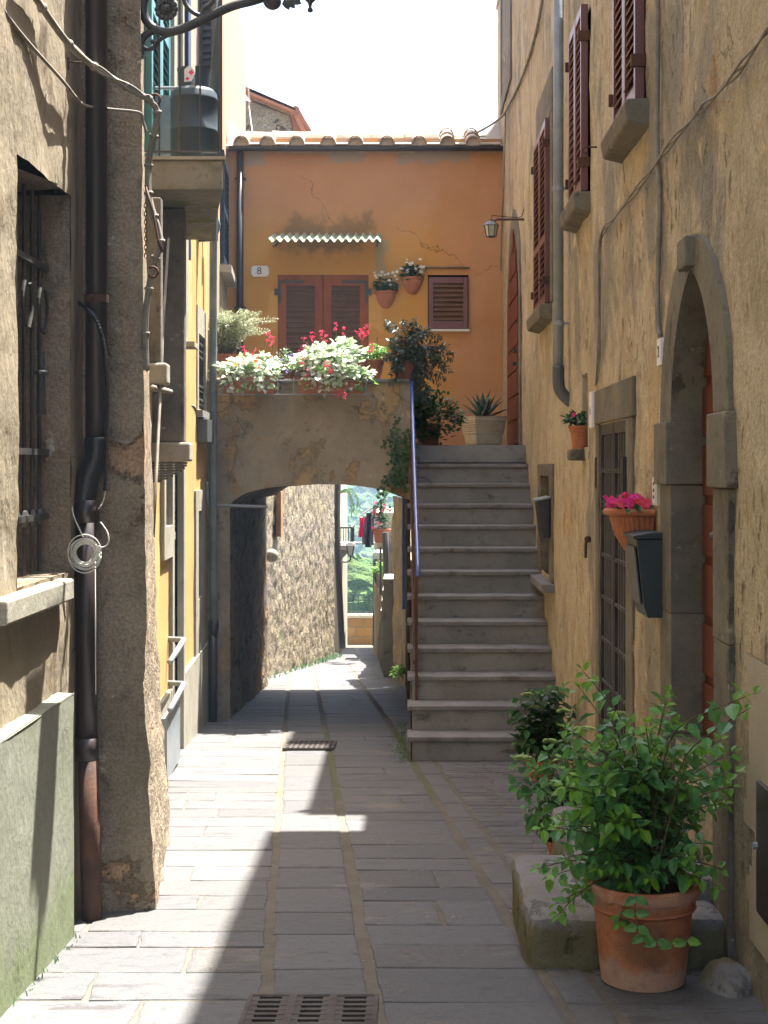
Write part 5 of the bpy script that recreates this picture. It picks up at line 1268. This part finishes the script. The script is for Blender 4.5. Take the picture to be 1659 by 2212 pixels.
for z in (.03, hr): b.obox(A_+Z*z-Y*.012, B_-A_, (0, .024, 0), (0, 0, .012)); b.obox(B_+Z*z-X*.012, C_-B_, (.024, 0, 0), (0, 0, .012))
b.build('railing', M['iron'], bs2)
# gas cylinder
c = Vector((-1.372, 9.53, zt0+.022)); t = thing('gas_cylinder', 'blue grey gas cylinder with a red diamond warning tag standing on the balcony', 'gas cylinder', c)
b = MB(); b.lathe([(.001, .03), (.12, .02), (.145, .0), (.148, .02), (.148, .035), (.15, .04), (.15, .20), (.153, .203), (.153, .213), (.15, .216), (.15, .40), (.154, .404), (.154, .414), (.15, .42), (.146, .45), (.125, .475), (.07, .49), (.03, .495), (.001, .495)], c, 40); b.build('body', M['cyl'], t, smooth=True)
b = MB(); pr = [(.095, .47), (.105, .58), (.11, .605), (.1, .605), (.09, .48)]
b.lathe(pr, c, 12, a0=R(195), a1=R(262)); b.lathe(pr, c, 14, a0=R(282), a1=R(375)); b.lathe(pr, c, 10, a0=R(60), a1=R(140)); b.build('collar', M['cyl'], t)
b = MB(); b.tube([c+Z*.49, c+Z*.56], .018, 8); b.tube([c+Vector((-.03, 0, .54)), c+Vector((.04, 0, .54))], .012, 8); b.build('valve', M['galv'], t)
b = MB(); b.tube([c+Vector((.01, -.05, .50)), c+Vector((.06, -.05, .51))], .008, 6); b.build('seal_cap', M['orangefl'], t)
lp = P(409, 160, 9.36); b = MB(); b.prism([lp+Vector((x*.9, 0, z)) for x, z in ((-.035, -.05), (.015, -.045), (.04, .0), (.03, .03), (.0, .055), (-.035, .03))], (0, -.002, 0)); lb = b.build('warning_tag', M['white'], t)
b = MB(); b.prism([lp+Vector((x+.012, -.003, z+.01)) for x, z in ((-.018, 0), (0, -.018), (.018, 0), (0, .018))], (0, -.001, 0)); b.prism([lp+Vector((x-.012, -.003, z-.03)) for x, z in ((-.013, 0), (0, -.013), (.013, 0), (0, .013))], (0, -.001, 0)); b.build('hazard_diamond', M['red'], lb)
b = MB(); b.box(-1.66, -1.55, 9.75, 9.78, zt0+.022, 2.45); b.tube([(-1.69, 9.76, 2.5), (-1.5, 9.76, 2.5)], .012, 8)
tag(b.build('metal_sheet', M['galv']), 'grey metal sheet standing behind the gas cylinder on the balcony', 'sheet')
# grey downpipe by the arch
t = thing('drainpipe', 'grey green drainpipe with a dark cast foot in front of the arch pier', 'drainpipe', P(462, 1555, 13.7), 'drainpipes')
b = MB(); b.tube(smoothpath([P(468, 480, 13.55)-X*.06+Z*.12, P(468, 485, 13.55), P(462, 510, 13.6), P(461, 560, 13.65), P(460, 900, 13.7), P(461, 1350, 13.7)], 4), .036, 12); b.build('pipe', M['greenpipe'], t, smooth=True)
b = MB(); b.tube([P(461, 1340, 13.7), P(461, 1352, 13.7), P(461, 1375, 13.7)], [.044, .052, .04], 12); b.tube([P(460, 1370, 13.7), P(460, 1565, 13.7)], .042, 12); b.build('cast_foot', M['brownmetal'], t, smooth=True)
b = MB()
for v in (845, 930, 1100): b.tube([P(460.5, v, 13.7), P(460.5, v+6, 13.7)], .041, 12)
build_split(b, 'pipe_clamp', M['greenpipe'], t)

# ------------------------------------------------------------------ distant old roof behind the left
t = thing('distant_house', 'distant rubble house with a sagging tiled roof and timber eaves', 'house', P(560, 260, 27))
D = 27
b = MB(); b.prism([P(537, 190, D), P(640, 235, D), P(665, 292, D), P(655, 292, D), P(632, 242, D), P(537, 202, D)], (0, 2.5, 0)); b.prism([P(520, 182, D), P(642, 234, D), P(642, 240, D), P(520, 190, D)], (0, 3, .3)); b.build('roof', M['terra'], t)
b = MB(); b.prism([P(500, 205, D+.3), P(625, 250, D+.3), P(640, 330, D+.3), P(500, 330, D+.3)], (-1, 3, 0)); b.build('wall', M['roughstone'], t)
b = MB()
for k in range(6): b.obox(P(545+k*3, 212+k*13, D+.1+k*.3), P(625, 246, D)-P(545, 212, D), (0, .12, 0), (0, 0, .1))
build_split(b, 'rafter', M['wood'], t)
b = MB(); b.tube([P(637, 238, D), P(650, 262, D+.5), P(664, 284, D+1)], .09, 8); b.build('gutter', M['terradark'], t)
b = MB(); b.tube([P(537, 185, 20), P(538, 230, 20), P(545, 285, 19.5)], .006, 5); tag(b.build('cable', M['wire']), 'thin wire hanging at the edge of the peach tower', 'cable', 'cables')

# ------------------------------------------------------------------ BEYOND THE PASSAGE
t = thing('rubble_house', 'sunlit rough rubble stone house wall on the left beyond the archway', 'house', (-2.2, 23, G(23)))
a0, a1 = Vector((-2.15, 19.0, 0)), Vector((-1.36, 27.7, 0)); dv = a1-a0
b = MB(); n2 = Vector((dv.y, -dv.x, 0)).normalized(); rough_wall(b, a0, dv, 0, dv.length, -4.2, 1.6, .05, .022, seed=12, nrm=n2, sc_=3.5, stone=.24); M['stonewall'] = mat('rubble_stone_masonry', (.3, .25, .17), None, vs=5, bump=1.2, bs=25, dark=.4, bd=.03, attr='tint', gs=40, grain=.25, patches=[((.40, .36, .26), 6, .6, .08), ((.17, .2, .09), 1.3, .62, .1)])
b.build('wall', M['stonewall'], t, smooth=True)
b = MB(); b.prism([a0+Vector((-.12, 0, -4.5)), a1+Vector((-.12, 0, -4.5)), Vector((-6, 27.7, -4.5)), Vector((-6, 19.0, -4.5))], (0, 0, 6.05)); b.build('inner_masonry', M['roughstone'], t)
b = MB(); p = a0.lerp(a1, .28)+n2*.05; b.box(p.x-.02, p.x+.05, p.y, p.y+.35, -1.0, -.35); b.build('wall_post', M['wood'], t)
b = MB(); e = P(587, 1200, 19.8); b.ball(e, .09, 14, sy=.8); b.build('stone_boss', M['plinth'], t, smooth=True)
b = MB(); b.tube(smoothpath([P(731, 1000, 27.9), P(728, 1150, 27.9), P(732, 1250, 27.9), P(739, 1400, 27.9)], 4), .06, 10)
tag(b.build('drainpipe', M['brownmetal'], smooth=True), 'slim brown drainpipe at the far corner of the sunlit rubble wall', 'drainpipe', 'drainpipes')
t = thing('corner_house', 'narrow house end with small balcony beyond the rubble wall', 'house', P(725, 1398, 29.5))
b = MB(); b.box(-5, P(735, 0, 30).x, 29.5, 33.5, -4.6, 1.5); b.build('wall', M['palep'], t)
b = MB(); x0_ = P(735, 0, 30).x; b.box(x0_, x0_+.27, 29.6, 31.2, P(0, 1186, 30).z, P(0, 1178, 30).z+.02); s = b.build('balcony', M['plinth'], t)
b = MB(); zz0, zz1 = P(0, 1178, 30).z+.022, P(0, 1140, 30).z
for k in range(5): b.tube([(x0_+.03+k*.05, 29.65, zz0), (x0_+.03+k*.05, 29.65, zz1)], .008, 5)
for k in range(10): b.tube([(x0_+.24, 29.65+k*.16, zz0), (x0_+.24, 29.65+k*.16, zz1)], .008, 5)
b.box(x0_, x0_+.26, 29.63, 29.67, zz1, zz1+.03); b.box(x0_+.22, x0_+.26, 29.67, 31.2, zz1, zz1+.03); b.build('railing', M['iron'], s)
b = MB(); b.prism([(x0_, 29.7, P(0, 1187, 30).z-.002), (x0_+.22, 29.7, P(0, 1187, 30).z-.002), (x0_, 29.7, P(0, 1187, 30).z-.22)], (0, .25, 0)); b.build('balcony_bracket', M['palep'], s)
t = thing('street_lamp', 'far small lantern on a bracket beneath the balcony beyond the archway', 'street lamp', P(757, 1185, 29))
c = P(757, 1190, 29); b = MB(); b.lathe([(.05, -.10), (.055, -.09)], c, 4, a0=.785, a1=.785+6.2832); b.lathe([(.12, .1), (.03, .18), (.02, .2)], c, 4, a0=.785, a1=.785+6.2832)
for k in range(4): g = .785+k*math.pi/2; b.tube([c+Vector((math.cos(g)*.055, math.sin(g)*.055, -.1)), c+Vector((math.cos(g)*.1, math.sin(g)*.1, .1))], .012, 5)
b.tube([c-Z*.1, c-Z*.19], .014, 6); b.tube(smoothpath([c-Z*.19, c+Vector((-.12, .1, -.23)), c+Vector((-.28, .5, -.2))], 4), .014, 6); b.build('lantern_frame', M['iron'], t)
b = MB(); b.lathe([(.001, -.09), (.05, -.09), (.095, .1), (.001, .1)], c, 4, a0=.785, a1=.785+6.2832); b.build('glass', M['glass'], t)
# palm leaves near the corner
t = thing('potted_palm', 'palm fronds hanging beside the corner house beyond the archway', 'palm', P(735, 1090, 27)); b = MB(); rg = random.Random(4)
for k in range(9):
    base_ = P(731, 1062, 27.3); g = rg.uniform(-.4, 1.2); L = rg.uniform(.25, .5); pts = smoothpath([base_, base_+Vector((L*.5, rg.uniform(-.2, .2), .08*g)), base_+Vector((L*.8, rg.uniform(-.2, .2), -.12-.2*rg.random())), base_+Vector((L*rg.uniform(.5, .8), 0, -.3-.25*rg.random()))], 4)
    for p, q in zip(pts, pts[1:]): b.leaf(p, (q-p)+Vector((.02, 0, -.02)), -Y, .10, .016)
b.build('fronds', M['leafmid'], t)
# parapet wall with railing
t = thing('parapet_wall', 'low ochre block parapet closing the end of the lane', 'wall', P(770, 1398, 34))
M['block'] = mat('ochre_block_masonry', (.45, .29, .13), (.38, .23, .1), vs=3, bump=.4, dark=.25, attr='tint')
b = MB(); rg = random.Random(6); y0 = 34.0; za, zb_ = -4.35, -3.44; rows = 4
for r_ in range(rows):
    x = -2.4-(r_ % 2)*.2; hh = (zb_-za)/rows
    while x < .6:
        w_ = rg.uniform(.32, .5); g = rg.uniform(.8, 1.2); b.cc = (.40*g, .25*g, .11*g); b.box(x+.015, x+w_-.015, y0, y0+.28, za+r_*hh+.012, za+(r_+1)*hh-.012); x += w_
b.build('blocks', M['block'], t, bevel=.012)
b = MB(); b.box(-2.6, .9, 34.02, 34.26, -4.6, -3.45); b.build('mortar', M['palep'], t)
b = MB(); b.box(-2.6, .9, 33.96, 34.34, -3.45, -3.38); b.build('coping', M['offwhite'], t)
t = thing('iron_railing', 'black iron railing on the parapet at the end of the lane', 'railing', P(770, 1330, 34.1)); b = MB()
for k in range(26): x = -2.5+k*.125; b.tube([(x, 34.12, -3.38), (x, 34.12, -2.95)], .011, 5); b.ball((x, 34.12, -2.93), .018, 6, sz=2)
b.build('bars', M['iron'], t); b = MB(); b.box(-2.55, .7, 34.11, 34.13, -3.34, -3.32); b.box(-2.55, .7, 34.11, 34.13, -3.06, -3.04); b.build('rail', M['iron'], t)
# right side beyond: house walls, unseen tops cut low to let sun in; stairs
t = thing('stepped_house', 'shaded ochre house with an outside stair on the right beyond the archway', 'house', (0.2, 24, G(24)))
b = MB(); q0, q1, q2 = Vector((-.03, 19.0, 0)), Vector((-.20, 21.0, 0)), Vector((-.68, 29.5, 0))
dq = q1-q0; rough_wall(b, q0, dq, 0, dq.length, -4, -.4, .08, .05, seed=14, nrm=-X); dq = q2-q1; rough_wall(b, q1, dq, 0, dq.length, -4.4, -2.2, .12, .03, seed=15, nrm=-X)
b.build('wall', M['archwall'], t, smooth=True)
b = MB(); b.box(-.66, 3, 29.5, 33.4, -4.7, -.9); b.box(0.0, 3, 19.2, 29.5, -4.7, -1.2); b.build('inner_masonry', M['ochre'], t)
b = MB()
for k in range(9): b.box(-.58+.03*k, .1, 28.2-k*.9, 29.2-k*.9, -4.6, -3.5+.24*k)
build_split(b, 'outside_stair', M['stepstone'], t)
b = MB(); b.tube([P(822, 1400, 26), P(822, 1180, 26)], .02, 6); b.tube([P(838, 1350, 23), P(832, 1150, 23)], .05, 8); b.tube([P(808, 1395, 29.3), P(810, 1200, 29.3)], .035, 8); b.build('stair_rail', M['greyiron'], t)
b = MB(); b.box(P(806, 0, 27).x, P(833, 0, 27).x, 26.9, 27.8, P(0, 1207, 27).z, P(0, 1193, 27).z); b.build('terrace_slab', M['offwhite'], t)
b = MB(); x_ = P(869, 0, 18.95).x; b.box(x_, P(877, 0, 18.95).x, 18.92, 18.96, P(0, 1315, 19).z, -.25)
tag(b.build('blue_door_leaf', M['bluedoor']), 'tall light blue painted door leaf just behind the stair side', 'door')
# laundry
def garment(lab, u0, v0, u1, v1, d, m, cat, legs=False, sl=0):
    b = MB(); n = 14; a, c = P(u0, v0, d), P(u1, v1, d)
    def f(i, j):
        s_, t_ = i/10, j/n; x = a.x+(c.x-a.x)*(s_*(1-.15*math.sin(t_*3))+.08*math.sin(t_*5)); z = a.z+(c.z-a.z)*t_; return (x+sl*t_, d+.03*math.sin(s_*12+t_*2)-.02*t_, z)
    b.grid(f, 10, n, (lambda i, j: i in (4, 5) and j > 5) if legs else None)
    o = b.build('laundry', m); s_ = o.modifiers.new('thick', 'SOLIDIFY'); s_.thickness = .012
    tag(o, lab, cat, 'clothes on the drying rack'); return o
M['pinkcloth'] = mat('bright_pink_cloth', (.75, .02, .13), None, bump=0, rough=.9); M['darkcloth'] = mat('black_cloth', (.02, .022, .03), None, bump=0, rough=.9); M['greycloth'] = mat('mauve_grey_cloth', (.22, .17, .2), None, bump=0, rough=.9)
garment('bright pink shirt hanging at the left end of the drying rack', 776, 1118, 786, 1160, 26, M['pinkcloth'], 'laundry')
garment('charcoal grey trousers hanging next to the pink shirt', 784, 1115, 793, 1176, 26.03, M['greycloth'], 'laundry', True)
garment('black trousers hanging in the middle of the drying rack', 791, 1108, 802, 1182, 25.9, M['darkcloth'], 'laundry', True)
garment('pale mauve garment hanging at the right end of the drying rack', 800, 1105, 809, 1178, 26.05, M['greycloth'], 'laundry', False)
garment('small pink top hanging at the balcony end of the rack', 806, 1092, 813, 1112, 25.8, M['pinkcloth'], 'laundry')
b = MB(); b.tube([P(776, 1115, 26), P(816, 1090, 25.6)], .012, 6); b.tube([P(735, 1172, 26.3), P(812, 1172, 26)], .01, 6); b.tube([P(812, 1085, 25.6), P(812, 1200, 25.6)], .014, 6)
tag(b.build('drying_rack', M['white']), 'white clothes drying rack holding laundry beyond the archway', 'drying rack')
t = thing('potted_plant', 'orange balcony pot with leafy plant beside the laundry beyond the archway', 'potted plant', P(827, 1185, 25.5)); c = P(824, 1172, 25.5); rg = random.Random(1)
pot(t, c, .16, .11, .24, M['terra']); bush(t, rg, c+Vector((0, 0, .5)), .13, .15, .38, 240, .09, M['leafdark'], .6); blossoms(t, rg, [c+Vector((rg.uniform(-.15, .1), -.15, rg.uniform(.25, .8))) for _ in range(7)], .035, M['red'])
t = thing('hanging_plant', 'green hanging plant below the white terrace slab beyond the archway', 'hanging plant', P(822, 1235, 26.6)); bush(t, rg, P(822, 1232, 26.6), .13, .15, .16, 260, .06, M['leafherb'], .5)
t = thing('fern', 'small fern growing at the foot of the passage corner', 'fern', P(858, 1455, 18.9)); bush(t, rg, P(858, 1450, 18.8), .08, .1, .07, 130, .07, M['leafherb'], .3)
t = thing('weeds', 'grassy weeds along the foot of the sunlit rubble wall', 'weeds', P(690, 1425, 25)); b = MB()
for k in range(240):
    s_ = rg.random()**.7; p = a0.lerp(a1, s_)+n2*rg.uniform(.02, .16); p.z = G(p.y)+.0; b.leaf(p, Vector((rg.uniform(-.5, .5), rg.uniform(-.5, .5), 1)), Y, rg.uniform(.03, .12)*(.3+s_), .014)
b.build('blades', M['leafmid'], t); t['kind'] = 'stuff'

# ------------------------------------------------------------------ FOREGROUND PLANTS
rg = random.Random(33)
dA = 5.03; gA = G(4.95)+.012
cA = Vector((P(1389, 0, dA).x, dA, gA)); t = thing('potted_shrub', 'large terracotta pot with a leafy green shrub, nearest on the right', 'potted shrub', cA, 'potted plants at the foot of the right wall')
pot(t, cA, .193, .142, .335, M['terra'])
tips = []
for (u, v) in [(1250, 1480), (1255, 1440), (1450, 1490), (1440, 1500), (1460, 1550), (1640, 1500), (1625, 1530), (1560, 1590), (1585, 1620), (1590, 1690), (1600, 1660), (1555, 1700), (1530, 1640), (1490, 1620), (1480, 1580), (1400, 1560), (1370, 1570), (1330, 1560), (1300, 1600), (1265, 1640), (1240, 1680), (1210, 1700), (1270, 1740), (1290, 1700), (1340, 1640), (1380, 1680), (1420, 1650), (1450, 1700), (1500, 1720), (1540, 1760), (1500, 1780), (1350, 1760), (1300, 1800), (1245, 1800), (1200, 1760), (1400, 1780), (1450, 1800), (1330, 1840), (1380, 1850), (1430, 1860), (1280, 1870), (1250, 1900), (1480, 1850), (1520, 1830), (1310, 1690), (1360, 1610), (1410, 1600), (1440, 1620), (1575, 1745), (1180, 1900), (1165, 1880), (1200, 1960), (1210, 1985), (1550, 1920), (1560, 1880), (1230, 1930), (1500, 1900), (1350, 1900), (1400, 1900)]:
    d_ = dA+rg.uniform(-.2, .24)
    if u > 1560: d_ = min(d_, 1.06*FOC/(u-U0))
    tips.append(P(u+rg.uniform(-10, 10), v+rg.uniform(-10, 10), d_))
for _ in range(50): tips.append(P(rg.gauss(1350, 85), rg.gauss(1740, 85), dA+rg.uniform(-.22, .22)))
stems_plant(t, rg, cA+Z*.31, tips, .07, .054, M['leaf'], start=.3, nleaf=9, ratio=.62, newm=M['leafnew'], droop=.1, tip_new=.84)
# hanging tendril in front of the pot
b, s_, e = MB(), MB(), MB(); pts = smoothpath([cA+Vector((-.02, -.16, .33)), P(1375, 1930, 4.80), P(1373, 1985, 4.79), P(1390, 2020, 4.79), P(1440, 2035, 4.79), P(1490, 2030, 4.79)], 5); s_.tube(pts, .002, 5)
for i in range(6, len(pts), 3):
    for sg in (-1, 1): (e if i > 18 else b).leaf(pts[i], Vector((sg*.8, -.3, rg.uniform(-.7, .2))), Vector((0, -1, .4)), .048, .03)
s_.build('tendril', M['bark'], t); b.build('tendril_leaves', M['leaf'], t); e.build('tendril_tip', M['leafnew'], t)
def hydrangea(lab, u, vrim, d, rt, h, tips, heads, lsz):
    cz = P(u, vrim, d); c = Vector((cz.x, d, cz.z-h)); t = thing('potted_hydrangea', lab, 'potted hydrangea', c, 'potted plants at the foot of the right wall')
    pot(t, c, rt, rt*.72, h, M['terra'])
    stems_plant(t, rg, c+Z*(h-.02), [P(a+rg.uniform(-6, 6), b_+rg.uniform(-6, 6), d+rg.uniform(-.14, .14)) for a, b_ in tips], rt*.5, lsz, M['leaf'] if lsz < .07 else M['leafdark'], start=.28, nleaf=8, ratio=.68, newm=M['leaf'], droop=.2, tip_new=.9)
    b = MB()
    for (a, b_, r) in heads:
        q = P(a, b_, d-.18)
        for k in range(150):
            g = rg.uniform(0, 6.28); rr = r*math.sqrt(rg.random()); p = q+Vector((math.cos(g)*rr, math.sin(g)*rr, .35*math.sqrt(max(0, r*r-rr*rr))+rg.uniform(-.004, .004)))
            for kk in range(3): b.leaf(p, Vector((math.cos(kk*2.1+g), math.sin(kk*2.1+g), .3)), Z, .013, .012)
    b.build('flower_head', M['limefl'], t)
hydrangea('low potted hydrangea with lime flower heads, between the other two pots', 1218, 1815, 6.95, .085, .13,
          [(1115, 1640), (1125, 1690), (1130, 1740), (1150, 1780), (1190, 1790), (1160, 1700), (1185, 1650), (1215, 1600), (1225, 1570), (1250, 1590), (1260, 1630), (1330, 1600), (1335, 1560), (1300, 1640), (1280, 1680), (1230, 1720), (1200, 1740), (1250, 1760), (1290, 1740), (1180, 1620), (1150, 1660), (1320, 1680), (1140, 1760), (1210, 1680), (1105, 1700), (1245, 1660)],
          [(1130, 1640, .035), (1188, 1603, .025), (1263, 1580, .05), (1218, 1538, .025), (1335, 1546, .04), (1330, 1608, .04), (1400, 1658, .02)], .059)
hydrangea('dark leaved potted hydrangea at the back, near the foot of the stair', 1170, 1640, 9.9, .11, .16,
          [(1108, 1555), (1120, 1520), (1138, 1500), (1150, 1530), (1165, 1500), (1190, 1490), (1215, 1480), (1222, 1500), (1240, 1530), (1235, 1560), (1200, 1540), (1170, 1560), (1130, 1580), (1140, 1610), (1120, 1600), (1210, 1590), (1180, 1600), (1225, 1600), (1160, 1590), (1195, 1515)],
          [(1139, 1502, .035), (1155, 1528, .02)], .085)

M['dry'] = leafmat('dry_leaf', (.16, .10, .045), (.24, .19, .1), .1)
rg = random.Random(77); b = MB()
for k in range(230):
    d = rg.uniform(4.6, 13); x = rg.choice((rg.uniform(-1.2, 1.1), rg.gauss(1.02, .08), rg.gauss(.15, .25), -.1-.075*d*0+rg.gauss(0, .05)))
    if x > .38 and d < 6.7 or x > 1.1 or x < -1.24 or (x > -.02 and d > 10.8): continue
    b.leaf(Vector((x, d, G(d)+.014)), Vector((rg.uniform(-1, 1), rg.uniform(-1, 1), .05)), Z, rg.uniform(.006, .022), rg.uniform(.005, .012), .2, .2)
for k in range(46):
    q = rg.randint(1, 12); b.leaf(Vector((rg.uniform(.05, 1.1), d1+tr*(q-1)+rg.uniform(.12, .26), stepz(q)+.004)), Vector((rg.uniform(-1, 1), rg.uniform(-1, 1), .05)), Z, rg.uniform(.01, .025), .01, .2, .2)
o = b.build('leaf_litter', M['dry']); struct(o, 'stuff'); o['label'] = 'small dry leaves and grit scattered on paving and steps'; o['category'] = 'leaf litter'
b = MB()
for k in range(520):
    w_ = rg.random()
    if w_ < .4: p = Vector((rg.uniform(-.02, -.0)-abs(rg.gauss(0, .05)), rg.uniform(10.7, 13.6), 0))
    elif w_ < .45: p = Vector((-1.262+abs(rg.gauss(0, .02)), rg.uniform(4.6, 5.7), 0))
    else: p = Vector((1.10+rg.gauss(0, .015), rg.uniform(6.8, 10.8), 0))
    p.z = G(p.y)+.002; b.leaf(p, Vector((rg.uniform(-.7, .7), rg.uniform(-.7, .7), 1)), Y, rg.uniform(.01, .04), .006, .1, .2)
o = b.build('moss_tufts', M['leafmid']); struct(o, 'stuff'); o['label'] = 'tiny grass tufts along the wall feet and stair edge'; o['category'] = 'grass'
# ------------------------------------------------------------------ haze
M['haze'] = bpy.data.materials.new('haze_air'); M['haze'].use_nodes = True
n = M['haze'].node_tree; n.nodes.remove(n.nodes['Principled BSDF']); v = n.nodes.new('ShaderNodeVolumePrincipled')
v.inputs['Color'].default_value = (.55, .76, 1, 1); v.inputs['Density'].default_value = .0011; v.inputs['Anisotropy'].default_value = .0
n.links.new(v.outputs[0], n.nodes['Material Output'].inputs['Volume'])
b = MB(); b.box(-270, 270, -40, 545, -35, 75); o = b.build('haze', M['haze']); struct(o, 'stuff'); o['label'] = 'thin blue summer haze in the valley air'; o['category'] = 'haze'
